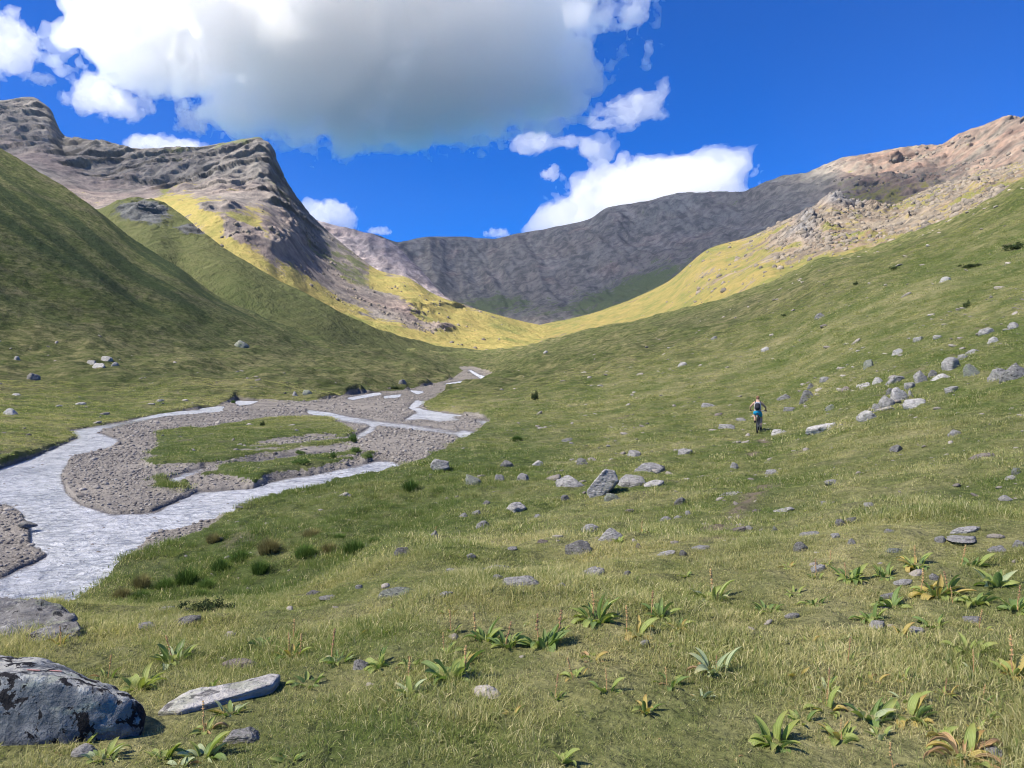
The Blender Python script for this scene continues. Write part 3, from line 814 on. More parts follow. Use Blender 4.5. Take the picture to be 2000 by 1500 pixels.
def paint5(X, Y, Z, T, PX, PY):
    n = fbm(X * .015, Y * .012, octaves=5); n2 = fbm(X * .06, Y * .05, Z * .05, octaves=4)
    tint = lerp3(col3((.19, .165, .13), X), col3((.205, .145, .10), X), np.clip(.4 + 1.2 * n, 0, 1))
    rk = sstep(1400, 1540, PX) * sstep(520, 490, PY)
    herb = .84 - .40 * rk + .52 * n + .36 * n2
    crag = 0
    for cx, cy, sx, sy in ((1570, 440, 22, 18), (1560, 470, 40, 12), (1630, 395, 30, 12), (1660, 405, 40, 9)):
        crag = crag + np.exp(-((PX - cx) / sx) ** 2 - ((PY - cy) / sy) ** 2)
    tint = lerp3(tint, col3((.17, .165, .165), X), np.clip(crag, 0, 1)); herb = herb - 1.0 * np.clip(crag, 0, 1)
    # scree streaks running down the fall line
    herb = herb - .5 * sstep(.25, .5, fbm(X * .03 + Y * .01, Y * .004, octaves=3)) * sstep(1150, 1300, PX) * sstep(.45, .7, T)
    ht = lerp3(col3((.245, .19, .075), X), col3((.15, .15, .055), X), np.clip(.45 + 1.3 * n2 + .8 * n, 0, 1))
    return tint, herb, ht


M5, V5 = loft('sunlit_hillside', K5, np.concatenate([np.linspace(900, 2020, 400, endpoint=False), np.linspace(2020, 2300, 26)]), 210, disp5, paint5, 'golden sunlit hillside with broken pale rock above it')
# ------------------------------------------------------------------ clouds: closed bodies filled with droplets (homogeneous volume)
def surface_nets(Fd, org, h):
    s = Fd > 0
    nx, ny, nz = Fd.shape
    cnt = np.zeros((nx-1, ny-1, nz-1), np.float32); acc = np.zeros((nx-1, ny-1, nz-1, 3), np.float32)
    offs = [(i, j, k) for i in (0, 1) for j in (0, 1) for k in (0, 1)]
    sl = lambda o: tuple(slice(c, n - 1 + c) for c, n in zip(o, (nx, ny, nz)))
    for o in offs:
        for ax in range(3):
            if o[ax]: continue
            q = list(o); q[ax] = 1; q = tuple(q)
            a, b = Fd[sl(o)], Fd[sl(q)]
            c = (a > 0) != (b > 0)
            t = np.where(c, a / np.where(c, a - b, 1), 0)
            cnt += c
            for d in range(3):
                acc[..., d] += np.where(c, o[d] + (t if d == ax else 0), 0)
    act = cnt > 0
    idx = np.full(act.shape, -1, np.int64); idx[act] = np.arange(act.sum())
    ii = np.argwhere(act)
    V = (ii + acc[act] / cnt[act][:, None]) * h + org
    faces = []
    for ax in range(3):
        o = [slice(1, -1)] * 3; o[ax] = slice(0, -1)
        p = [slice(1, -1)] * 3; p[ax] = slice(1, None)
        a, b = s[tuple(o)], s[tuple(p)]
        u, v = [(1, 2), (2, 0), (0, 1)][ax]
        for flip in (False, True):
            e = np.argwhere((a & ~b) if not flip else (~a & b))
            if not len(e): continue
            e = e + np.array([0 if k == ax else 1 for k in range(3)])
            def at(du, dv):
                q = e.copy(); q[:, u] -= du; q[:, v] -= dv
                return idx[q[:, 0], q[:, 1], q[:, 2]]
            f = np.stack([at(1, 1), at(0, 1), at(0, 0), at(1, 0)], -1)
            faces.append(f[:, ::-1] if flip else f)
    return V, np.concatenate(faces)


def cloud_material(name, density, aniso=.3, albedo=1.0):
    mt = bpy.data.materials.new(name); mt.use_nodes = True
    t = mt.node_tree; t.nodes.clear()
    o = t.nodes.new('ShaderNodeOutputMaterial'); v = t.nodes.new('ShaderNodeVolumeScatter')
    v.inputs['Color'].default_value = (albedo, albedo, albedo, 1)
    v.inputs['Density'].default_value = density; v.inputs['Anisotropy'].default_value = aniso
    t.links.new(v.outputs[0], o.inputs['Volume'])
    return mt


def cloud(label, D, blobs, mat, voxel, depth=1.0, rough=.55, nscale=320., seed=0, shrink=1.0, group='white clouds over the valley'):
    """blobs: (px, py, rx, ry) outlines in the photograph at distance D, given real size and depth"""
    k = D / F
    B = [((x - 1000) * k, D + dd * k, EYE + (750 - y) * k, rx * k, max(rx, ry) * k * .55 * depth + ry * k * .45, ry * k) for (x, y, rx, ry, dd) in [(b[0], b[1], b[2] * shrink, b[3] * shrink, 0) for b in blobs]]
    lo = np.min([[b[0]-b[3]*1.3, b[1]-b[4]*1.3, b[2]-b[5]*1.4] for b in B], 0) - voxel * 2
    hi = np.max([[b[0]+b[3]*1.3, b[1]+b[4]*1.3, b[2]+b[5]*1.4] for b in B], 0) + voxel * 2
    n = np.ceil((hi - lo) / voxel).astype(int) + 1
    ax = [lo[d] + voxel * np.arange(n[d]) for d in range(3)]
    X, Y, Z = [a.astype(np.float32) for a in np.meshgrid(*ax, indexing='ij')]
    w = nscale
    wx = fbm(X / w + seed, Y / w, Z / w, octaves=2) * w * .22
    wz = fbm(X / w - seed, Y / w + 9, Z / w, octaves=2) * w * .16
    f = np.full(X.shape, -9, np.float32)
    for (cx, cy_, cz, a, b, c) in B:
        r = np.sqrt(((X + wx - cx) / a) ** 2 + ((Y - cy_) / b) ** 2 + ((Z + wz - cz) / c) ** 2)
        f = np.maximum(f, 1 - r)
    core = f > .6
    f = np.clip(f, -2, .55)
    live = f > -rough * .9
    bil = np.zeros_like(f)
    xs, ys, zs = X[live] / w, Y[live] / w, Z[live] / w
    puff = 1 - np.abs(perlin(xs * 1.9, ys * 1.9 + seed, zs * 1.9)) * 2
    bil[live] = fbm(xs + 3 * seed, ys, zs, octaves=6, gain=.66) * 1.25 + .22 * puff
    f = f + rough * bil - .04
    f[core] = np.maximum(f[core], .2)
    for d in range(3):
        for e in (0, -1):
            q = [slice(None)] * 3; q[d] = e; f[tuple(q)] = -1
    V, Fc = surface_nets(f, lo, voxel)
    me = mesh_from('cloud', V, Fc, [mat])
    return tag(link('cloud', me), label, 'cloud', group)


CL_THICK = cloud_material('cloud_droplets', .0090, .78, 1.0)
CL_HEAP = cloud_material('cloud_droplets_far', .0030, .35, .78)
CL_MID = cloud_material('cloud_droplets_thin', .0052, .35, .66)
CL_WISP = cloud_material('cloud_veil', .0055, .35, .85)
cloud('huge grey bellied cloud with bright ragged edges hanging over the valley', 5200,
      [(640, 40, 330, 170), (860, 70, 270, 170), (700, -90, 520, 150), (430, 60, 200, 110), (300, 60, 170, 90), (210, 20, 110, 55), (340, 130, 110, 50), (560, 205, 130, 70), (490, 225, 50, 48), (740, 190, 210, 95), (885, 228, 112, 50),
       (980, 140, 160, 110), (1080, 130, 90, 70), (1010, 30, 120, 110), (1140, 150, 60, 35), (1100, 205, 70, 30), (1165, 165, 36, 20), (1060, 60, 60, 60), (1135, 232, 40, 14), (930, 272, 46, 14)], CL_THICK, 24, rough=1.25, nscale=360, seed=1.3, shrink=.86)
cloud('white heaped cloud rising behind the far ridge', 9000, [(1290, 380, 170, 62), (1400, 340, 75, 48), (1445, 330, 32, 38), (1200, 400, 100, 50), (1120, 430, 80, 40), (1060, 440, 45, 28), (1340, 345, 60, 40)], CL_HEAP, 30, rough=.7, nscale=560, seed=4.1)
cloud('ragged white cloud at the top left corner of the sky', 5600, [(25, 85, 36, 48), (0, 110, 30, 30), (5, 60, 25, 25)], CL_MID, 11, rough=1.25, nscale=208, seed=7.7)
cloud('small puffy white cloud over the dip in the craggy ridge', 5600, [(195, 185, 52, 30), (225, 205, 60, 20), (165, 190, 35, 14)], CL_MID, 9, rough=1.25, nscale=192, seed=9.2)
cloud('small white cloud just behind the craggy summit slope', 8200, [(640, 420, 42, 27), (615, 402, 22, 12), (665, 432, 22, 18)], CL_MID, 13, rough=1.25, nscale=240, seed=2.2)
cloud('low bright cloud bank peeping over the craggy ridge', 6500, [(330, 292, 70, 16), (290, 280, 30, 12)], CL_MID, 11, rough=1.25, nscale=192, seed=5.2)
cloud('torn white streak of cloud beside the huge cloud', 3900, [(1235, 212, 60, 14), (1190, 238, 40, 9), (1270, 195, 35, 13), (1295, 175, 14, 16)], CL_WISP, 7, rough=1.45, nscale=135, seed=6.6)
cloud('thin broken cloud strip between the big clouds', 3900, [(1050, 282, 48, 13), (1110, 278, 40, 10), (1155, 290, 38, 20), (1175, 300, 25, 16)], CL_WISP, 8, rough=1.45, nscale=142, seed=3.9)
cloud('faint wisp of cloud above the summit slope', 5600, [(372, 232, 26, 22), (390, 245, 14, 14)], CL_WISP, 7, rough=1.45, nscale=112, seed=8.4)
cloud('tiny pale cloud scrap below the corner cloud', 5600, [(82, 155, 18, 9), (95, 150, 8, 5)], CL_WISP, 6, rough=1.45, nscale=82, seed=1.9)
cloud('small frayed cloud above the huge cloud edge', 3900, [(1125, 25, 22, 20), (1135, 15, 14, 12)], CL_WISP, 6, rough=1.45, nscale=97, seed=2.9)
cloud('little cloud scrap low over the headwall notch', 8600, [(740, 451, 18, 6), (730, 448, 10, 4)], CL_WISP, 6, rough=1.45, nscale=90, seed=4.9)
cloud('tiny cloud fringe in front of the heaped cloud', 8600, [(970, 455, 20, 7), (985, 458, 12, 5)], CL_WISP, 6, rough=1.45, nscale=90, seed=6.1)
cloud('wisp of cloud floating over the heaped cloud', 8000, [(1075, 340, 16, 10), (1085, 330, 9, 7)], CL_WISP, 6, rough=1.45, nscale=90, seed=6.9)


# ---- clouds outside the picture whose shade lies on the valley: outlines carried up the sun's rays from the shaded ground
def sight(px, py, Y): return np.array([(px - 1000) / F * Y, Y, EYE + (750 - py) / F * Y])


def shade_cloud(label, pts, H, thick, density, voxel=45., edge=260., seed=0.):
    P = np.array([p + SUN * (H - p[2]) / SUN[2] for p in pts])
    lo, hi = P.min(0)[:2] - 4 * voxel, P.max(0)[:2] + 4 * voxel
    nz = int(thick * 1.6 / voxel) + 4
    ax = [np.arange(lo[0], hi[0], voxel), np.arange(lo[1], hi[1], voxel), H + (np.arange(nz) - nz / 2 + .5) * voxel]
    X2, Y2 = np.meshgrid(ax[0], ax[1], indexing='ij')
    poly = [(a, b) for a, b in P[:, :2]]
    ins = inside(poly, X2, Y2)
    dist = np.full(X2.shape, 1e9)
    for i in range(len(poly)):
        a = np.array(poly[i]); b = np.array(poly[(i + 1) % len(poly)])
        ab = b - a; t = np.clip(((X2 - a[0]) * ab[0] + (Y2 - a[1]) * ab[1]) / (ab @ ab), 0, 1)
        dist = np.minimum(dist, np.hypot(X2 - a[0] - t * ab[0], Y2 - a[1] - t * ab[1]))
    sd = np.where(ins, dist, -dist) + 45 * fbm(X2 / 240 + seed, Y2 / 240, octaves=3)
    half = thick * .5 * np.sqrt(sstep(0, edge, sd)) * (1 + .25 * fbm(X2 / 500, Y2 / 500 + seed, octaves=3)) 
    half = np.where(sd > 0, half, -voxel * .3 + sd * .3)
    Z = ax[2][None, None, :]
    f = (half[..., None] - np.abs(Z - H)) / voxel
    f[0], f[-1], f[:, 0], f[:, -1], f[:, :, 0], f[:, :, -1] = -1, -1, -1, -1, -1, -1
    V, Fc = surface_nets(f.astype(np.float32), np.array([lo[0], lo[1], ax[2][0]]), voxel)
    me = mesh_from('cloud', V, Fc, [cloud_material('cloud_sheet', density, .5)])
    return tag(link('cloud', me), label, 'cloud')


A_pts = [sight(-900, 150, 235), sight(0, 285, 335), sight(190, 405, 345), sight(270, 388, 552), sight(330, 400, 545), sight(400, 456, 512), sight(470, 506, 492), sight(560, 558, 478), sight(640, 600, 468), sight(720, 642, 476), sight(800, 666, 512), sight(860, 679, 548), sight(950, 686, 575),
         sight(1050, 677, 585), sight(1150, 655, 565), sight(1220, 641, 530), sight(1290, 622, 490), sight(1400, 585, 445), sight(1500, 550, 390), sight(1560, 522, 360), sight(1600, 505, 310), sight(1700, 486, 255), sight(2000, 350, 180), sight(2900, 130, 130), np.array([260, -250, 0.]), np.array([-700, -250, 0.])]
shade_cloud('thin grey cloud sheet above the valley outside the view', A_pts, 2600, 150, .0038, seed=2.)
B_pts = [sight(600, 400, 1900), sight(520, 400, 2300), sight(778, 440, 2700), sight(1000, 430, 2800), sight(1260, 360, 2600), sight(1560, 325, 2250), sight(1625, 345, 1950), sight(1700, 350, 1780), sight(1770, 335, 1720), sight(1830, 292, 1760), sight(1880, 315, 1620), sight(1905, 340, 1450), sight(1800, 372, 1250), sight(1700, 400, 1160),
         sight(1640, 400, 1120), sight(1540, 436, 1110), sight(1450, 470, 1120), sight(1390, 488, 1130), sight(1300, 558, 1180), sight(1200, 602, 1240), sight(1130, 622, 1270), sight(1050, 637, 1400), sight(960, 622, 1520), sight(860, 585, 1580), sight(780, 548, 1620)]
shade_cloud('dense grey cloud above the headwall outside the view', B_pts, 2600, 260, .0055, seed=5.)

D_pts = [sight(-900, 150, 238), sight(0, 287, 333), sight(190, 407, 343), sight(270, 388, 553), sight(330, 400, 546), sight(400, 457, 511), sight(470, 507, 491), sight(560, 559, 477), sight(640, 601, 467), sight(720, 642, 476), sight(800, 666, 511), sight(860, 679, 547), sight(950, 687, 570), sight(1050, 682, 570), sight(1150, 668, 540), sight(1080, 712, 330),
         sight(900, 735, 260), sight(700, 752, 190), sight(450, 765, 150), sight(200, 770, 125), sight(-100, 770, 110), sight(-900, 770, 90)]
shade_cloud('grey cloud bank above the dark green slope outside the view', D_pts, 2800, 130, .0050, seed=12.)
C_pts = [sight(-300, 205, 1700), sight(0, 185, 1800), sight(60, 175, 1800), sight(140, 255, 1680), sight(280, 280, 1470), sight(440, 268, 1410), sight(505, 255, 1400), sight(545, 325, 1340), sight(540, 372, 1200), sight(470, 378, 1090), sight(380, 385, 1060), sight(330, 385, 1000), sight(215, 395, 1000), sight(120, 345, 1060), sight(-300, 330, 1050)]
shade_cloud('thin grey cloud above the craggy mountain outside the view', C_pts, 2600, 120, .0042, seed=9.)
# ------------------------------------------------------------------ grass and gravel: uncountable cover, instanced from one mesh of points each
def blade_material(name, boost=1.0):
    m = NT(name)
    lu, dr = m.attr('lush', 'INSTANCER'), m.attr('dry', 'INSTANCER')
    c = turf_colour(m, lu, dr)
    b = m.attr('blade')
    hue = m.attr('hue')
    c = m.mix(m.map(hue, .62, .95), c, (.44, .39, .22))
    c = m.mix(m.map(hue, .30, .05), c, (.115, .15, .045))
    c = m.mix(1.0, c, (boost, boost, boost), 'MULTIPLY')
    d = m.n('ShaderNodeBsdfDiffuse', {'Color': c})
    t = m.n('ShaderNodeBsdfTranslucent', {'Color': m.mix(1.0, c, (1.05, 1.1, .7), 'MULTIPLY')})
    x = m.n('ShaderNodeMixShader', {0: .45, 1: d.outputs[0], 2: t.outputs[0]})
    m.t.links.new(x.outputs[0], m.out.inputs[0])
    return m.m


MAT_BLADE = blade_material('grass_blades', 1.75)


def blades(n, rad, l0, l1, w, seed, lean=.5, straw=.25, segs=3, bias=0.0):
    g = np.random.default_rng(seed)
    V, Fc, hue = [], [], []
    for i in range(n):
        a = g.uniform(0, 2 * math.pi); r = rad * math.sqrt(g.uniform())
        x, y = r * math.cos(a), r * math.sin(a)
        L = g.uniform(l0, l1) * (1.1 - .5 * r / rad)
        th = g.uniform(0, 2 * math.pi) if g.uniform() < .6 else a
        ln = abs(g.normal(0, lean)); h = g.uniform(0, 1) * .6 + (.4 if g.uniform() < straw else 0) + bias
        ww = w * g.uniform(.6, 1.3)
        sx, sy = -math.sin(th + g.normal(0, .5)), math.cos(th)
        b = len(V)
        for s in range(segs + 1):
            t = s / segs
            out = L * (ln * t * t * .9 + .12 * t); up = L * (t - .35 * ln * t * t)
            px, py, pz = x + math.cos(th) * out, y + math.sin(th) * out, up - .01
            if s == segs: V.append((px, py, pz)); hue.append(h)
            else:
                q = ww * (1 - .55 * t) * .5
                V += [(px - sx * q, py - sy * q, pz), (px + sx * q, py + sy * q, pz)]; hue += [h, h]
        for s in range(segs - 1):
            k = b + 2 * s; Fc += [(k, k + 1, k + 3), (k, k + 3, k + 2)]
        k = b + 2 * (segs - 1); Fc.append((k, k + 1, k + 2))
    me = mesh_from('grass_clump', V, np.array(Fc), [MAT_BLADE])
    attr(me, 'hue', hue)
    return me


def scatter_object(name, X, Y, Z, scale, meshes, attrs, label, tilt=.12, kind='stuff', flat=None):
    n = len(X)
    me = bpy.data.meshes.new(name)
    me.vertices.add(n); me.vertices.foreach_set('co', np.stack([X, Y, Z], -1).astype(np.float32).ravel())
    attr(me, 'size', scale)
    g = np.random.default_rng(n)
    rot = np.stack([g.normal(0, tilt, n), g.normal(0, tilt, n), g.uniform(0, 6.283, n)], -1).astype(np.float32)
    a = me.attributes.new('spin', 'FLOAT_VECTOR', 'POINT'); a.data.foreach_set('vector', rot.ravel())
    a = me.attributes.new('pick', 'INT', 'POINT'); a.data.foreach_set('value', g.integers(0, len(meshes), n).astype(np.int32))
    for k, v in attrs.items(): attr(me, k, v)
    for mt in {m for q in meshes for m in q.materials}: me.materials.append(mt)
    o = link(name, me)
    tag(o, label, None, None, kind)
    t = bpy.data.node_groups.new(name + '_scatter', 'GeometryNodeTree')
    t.interface.new_socket('Geometry', in_out='INPUT', socket_type='NodeSocketGeometry')
    t.interface.new_socket('Geometry', in_out='OUTPUT', socket_type='NodeSocketGeometry')
    N, Lk = t.nodes.new, t.links.new
    gi, go = N('NodeGroupInput'), N('NodeGroupOutput')
    j = N('GeometryNodeJoinGeometry')
    for q in meshes:
        src = bpy.data.objects.new(q.name, q)
        oi = N('GeometryNodeObjectInfo'); oi.inputs['Object'].default_value = src; oi.transform_space = 'ORIGINAL'
        ti = N('GeometryNodeGeometryToInstance'); Lk(oi.outputs['Geometry'], ti.inputs[0]); Lk(ti.outputs[0], j.inputs[0])
    ip = N('GeometryNodeInstanceOnPoints')
    def named(nm, ty):
        q = N('GeometryNodeInputNamedAttribute'); q.data_type = ty; q.inputs[0].default_value = nm
        return q.outputs[0]
    Lk(gi.outputs[0], ip.inputs['Points']); Lk(j.outputs[0], ip.inputs['Instance'])
    ip.inputs['Pick Instance'].default_value = True
    Lk(named('pick', 'INT'), ip.inputs['Instance Index']); Lk(named('spin', 'FLOAT_VECTOR'), ip.inputs['Rotation']); Lk(named('size', 'FLOAT'), ip.inputs['Scale'])
    Lk(ip.outputs[0], go.inputs[0])
    md = o.modifiers.new('scatter', 'NODES'); md.node_group = t
    return o


def spread(y0, y1, dens, p0=-140, p1=2140, seed=0):
    g = np.random.default_rng(seed)
    w = (p1 - p0) / F
    n = int(dens * w * (y1 ** 2 - y0 ** 2) / 2)
    Y = np.sqrt(g.uniform(y0 ** 2, y1 ** 2, n)); px = g.uniform(p0, p1, n)
    X = (px - 1000) / F * Y
    return X, Y, ground_z(X, Y), g


# things that will lie in the grass keep it away: (x, y, radius)
KEEP_CLEAR = []
for (x_, y_, r_) in [(-2.1, 3.75, .32), (-2.5, 3.8, .4), (-1.85, 3.68, .18), (-2.3, 3.5, .22), (-1.68, 3.9, .12), (-1.52, 3.97, .12), (-1.38, 4.08, .12), (-1.6, 3.93, .1), (-3.6, 5.9, .35), (-3.3, 5.65, .18), (-3.95, 5.8, .5)]:
    KEEP_CLEAR.append((x_, y_, r_))


def ground_fields(X, Y):
    return ground_attr(grassy, X, Y), ground_attr(lush, X, Y), ground_attr(dry, X, Y), ground_attr(bare, X, Y)


GRASS_JOBS = []
def grass_layer(y0, y1, dens, meshes, s0, s1, seed, name, label, patch=None, p0=-140, p1=2140, bias=0.0, gravelly=False):
    X, Y, Z, g = spread(y0, y1, dens, p0, p1, seed)
    gr, lu, dr, ba = ground_fields(X, Y)
    ok = (gr > .6) & (g.uniform(size=len(X)) > ba * .9)
    if gravelly:
        pl, wa, tu = plain_masks(X, Y)
        ok = (gr < .6) & (wa < .15) & (pl > .3)
    if patch is not None: ok &= patch(X, Y, lu, dr, g)
    for (a, b, r) in KEEP_CLEAR:
        if y0 < 8: ok &= (X - a) ** 2 + (Y - b) ** 2 > r * r
    ok &= fbm(X * 1.3 + 7, Y * 1.1, octaves=3) > g.uniform(-1.0, -.15, len(X))
    X, Y, Z, lu, dr = X[ok], Y[ok], Z[ok], lu[ok], dr[ok]
    big = .5 + .62 * sstep(-.4, .5, fbm(X * .8, Y * .8, octaves=2)) * 1.3 
    sc = g.uniform(s0, s1, len(X)) * big
    scatter_object(name, X, Y, Z - .005, sc, meshes, {'lush': lu, 'dry': np.clip(dr + bias + g.normal(0, .12, len(X)), 0, 1)}, label)


near_m = [blades(80, .13, .025, .072, .0042, 20 + i, 1.0, .38) for i in range(6)]
strw_m = [blades(40, .10, .06, .16, .0030, 40 + i, .8, .75) for i in range(4)]
mid_m = [blades(46, .22, .05, .12, .010, 60 + i, 1.0, .46, 2) for i in range(5)]
far_m = [blades(40, .5, .08, .2, .03, 80 + i, 1.0, .42, 2) for i in range(4)]
rank_m = [blades(60, .20, .12, .30, .008, 90 + i, .55, .15, 3) for i in range(4)]
grass_layer(2.3, 9.5, 240, near_m, .7, 1.15, 1, 'grass', 'short mixed green and straw alpine grass near the camera', p0=-450, p1=2450)
grass_layer(2.6, 12, 60, strw_m, .7, 1.2, 2, 'dry_grass', 'taller straw coloured grass stems standing in patches', lambda X, Y, lu, dr, g: fbm(X * .9 + 4, Y * .7, octaves=3) + .5 * (dr - .5) > g.uniform(-.1, .5, len(X)), bias=.3)
grass_layer(8.5, 26, 42, mid_m, .65, 1.1, 3, 'grass', 'short meadow grass on the middle slope')
grass_layer(11, 30, 15, rank_m, .5, 1.0, 4, 'grass', 'rank green grass on the low terrace by the stream', lambda X, Y, lu, dr, g: (lu > .35) & (fbm(X * .4, Y * .4, octaves=3) > -.25), p1=1150)
grass_layer(24, 70, 9, far_m, .5, .85, 5, 'grass', 'meadow grass around and beyond the cyclist')
grass_layer(66, 150, 2.2, far_m, .8, 1.4, 6, 'grass', 'distant meadow grass on the valley floor')
# tufts that creep out over the gravel from its edges
def creep(X, Y, lu, dr, g):
    px = 1000 + F * X / Y; py = 750 + F * (EYE - zw(Y)) / Y
    edge = np.maximum(1 - sample(M_edge, px, py), sample(M_tedge, px, py))
    return edge * 1.5 + .55 * fbm(X * .5, Y * .35, octaves=3) > g.uniform(.55, 1.25, len(X))


M_edge, M_tedge = blur(M_plain, 9), blur(M_turf, 9)
grass_layer(13, 45, 14, mid_m, .7, 1.3, 8, 'grass', 'sparse tufts creeping over the near gravel', creep, -260, 1010, .25, True)
grass_layer(40, 120, 3.0, far_m, .35, .7, 9, 'grass', 'sparse tufts on the far gravel flats', creep, -260, 1010, .25, True)

# ---- gravel of the flood plain
def stone_mesh(seed, sub=1):
    bm = bmesh.new(); bmesh.ops.create_icosphere(bm, subdivisions=sub, radius=1.0)
    V = np.array([v.co[:] for v in bm.verts]); Fc = np.array([[v.index for v in f.verts] for f in bm.faces]); bm.free()
    g = np.random.default_rng(seed)
    V = V * (1 + .22 * fbm(V[:, 0] * 1.3 + seed, V[:, 1] * 1.3, V[:, 2] * 1.3, octaves=2)[:, None])
    V = V * np.array([g.uniform(.8, 1.25), g.uniform(.7, 1.0), g.uniform(.4, .65)])
    return V, Fc


m = NT('gravel_stone')
q = m.attr('tone', 'INSTANCER')
c1 = m.mix(q, (.13, .12, .102), (.48, .445, .375))
nn = m.noise(m.obj(), 3.0, 4)
m.bsdf(m.mix(m.map(nn, .3, .7), c1, m.mix(.4, c1, (.30, .24, .20))), .75, m.bump(nn, .4, .2), spec=.25)
MAT_PEBBLE = m.m
peb = [mesh_from('pebble', *stone_mesh(300 + i, 2 if i < 2 else 1), [MAT_PEBBLE]) for i in range(5)]


def gravel_layer(y0, y1, dens, s0, s1, seed, name, label):
    X, Y, Z, g = spread(y0, y1, dens, -260, 1010, seed)
    gr = ground_attr(grassy, X, Y); pl, wa, tu = plain_masks(X, Y)
    ok = (pl > .5) & (gr < .4) & (g.uniform(size=len(X)) > wa * .965) & (fbm(X * .3, Y * .2, octaves=3) > g.uniform(-.7, .25, len(X)))
    X, Y, Z, wa = X[ok], Y[ok], Z[ok], wa[ok]
    s = s0 * (s1 / s0) ** (g.uniform(size=len(X)) ** 2.4) * np.where(g.uniform(size=len(X)) < .012, 2.2, 1.0)
    scatter_object(name, X, Y, np.where(wa > .5, zw(Y) - .3 * s, Z + s * .15), s, peb, {'tone': np.clip(g.beta(2, 2.6, len(X)) - .35 * (wa > .3), 0, 1)}, label, tilt=.25)


gravel_layer(13, 40, 60, .022, .09, 11, 'gravel', 'grey cobbles on the near gravel bars')
gravel_layer(36, 90, 12.0, .04, .15, 12, 'gravel', 'grey stones on the middle gravel flats')
gravel_layer(85, 330, .7, .10, .28, 13, 'gravel', 'stones on the far gravel flats')
# ------------------------------------------------------------------ rocks
def rock_mat(name, base, lich, dark, green=.3):
    m = NT(name)
    p = m.obj()
    inf = m.n('ShaderNodeObjectInfo').outputs['Random']
    off = m.n('ShaderNodeVectorMath', {0: p, 1: m.n('ShaderNodeCombineXYZ', {0: m.math('MULTIPLY', inf, 37.0), 1: m.math('MULTIPLY', inf, 11.0)}).outputs[0]}, operation='ADD').outputs[0]
    a = m.noise(off, 4.5, 6, .65); b = m.noise(off, 14.0, 6, .7); c = m.noise(m.scaled(off, (1, 1, 5), (R(8), R(12), 0)), 6.0, 5, .65); d = m.noise(off, 8.0, 5, .7, .6)
    col = m.mix(m.map(c, .35, .65), tuple(x * .72 for x in base), tuple(min(1, x * 1.25) for x in base))
    col = m.mix(m.map(b, .50, .68), col, lich)
    col = m.mix(m.math('MULTIPLY', m.map(a, .54, .62), green), col, (.24, .28, .16))
    col = m.mix(m.math('MULTIPLY', m.map(d, .56, .62), dark), col, (.022, .022, .024))
    nb = m.bump(b, .5, .05, m.bump(c, .7, .10))
    m.bsdf(col, .88, nb, spec=.2)
    return m.m


RM = {'grey': rock_mat('slate_rock', (.29, .28, .265), (.50, .49, .44), .75), 'dark': rock_mat('dark_rock', (.18, .175, .165), (.37, .365, .335), .95),
      'pale': rock_mat('pale_rock', (.40, .385, .36), (.60, .58, .52), .7), 'moss': rock_mat('mossy_rock', (.21, .22, .185), (.37, .39, .30), .5, .9), 'brown': rock_mat('brown_rock', (.22, .185, .16), (.38, .35, .32), .5)}
_ico = {}


def ico(sub):
    if sub not in _ico:
        bm = bmesh.new(); bmesh.ops.create_icosphere(bm, subdivisions=sub, radius=1.0)
        _ico[sub] = (np.array([v.co[:] for v in bm.verts]), np.array([[v.index for v in f.verts] for f in bm.faces])); bm.free()
    return _ico[sub]


def rock_shape(seed, sub, sharp=1.0, planes=8, layer=.0, lean=0.0):
    g = np.random.default_rng(seed)
    D, Fc = ico(sub)
    n = g.normal(size=(planes, 3)); n[:, 2] = np.abs(n[:, 2]) * 1.1 - .15; n /= np.linalg.norm(n, axis=1)[:, None]
    d = g.uniform(.62, 1.0, planes)
    dots = D @ n.T
    with np.errstate(divide='ignore'):
        r = np.where(dots > .08, d / np.maximum(dots, .08), 9)
    r = np.minimum(-np.log(np.exp(-r * 24 * sharp).sum(1)) / (24 * sharp), 1.25)
    V = D * np.clip(r, .35, 1.25)[:, None]
    o = seed * 3.7
    V = V * (1 + .16 * fbm(V[:, 0] * 1.5 + o, V[:, 1] * 1.5, V[:, 2] * 1.5, octaves=3)[:, None] + .09 * fbm(V[:, 0] * 4 + o, V[:, 1] * 4, V[:, 2] * 5, octaves=3, ridged=True)[:, None])
    if layer:
        q = V[:, 2] + .18 * V[:, 0] + .08 * fbm(V[:, 0] * 2 + o, V[:, 1] * 2, V[:, 2] * 2, octaves=2)
        V[:, :2] *= (1 + layer * (np.abs(((q * 5.5) % 1) - .5) * 2 - .5))[:, None]
    V[:, 0] += lean * V[:, 2]
    V -= (V.max(0) + V.min(0)) / 2
    return V / ((V.max(0) - V.min(0)) / 2), Fc


USED_LABELS = set()
LANDMARKS = []         # (px, py, phrase)


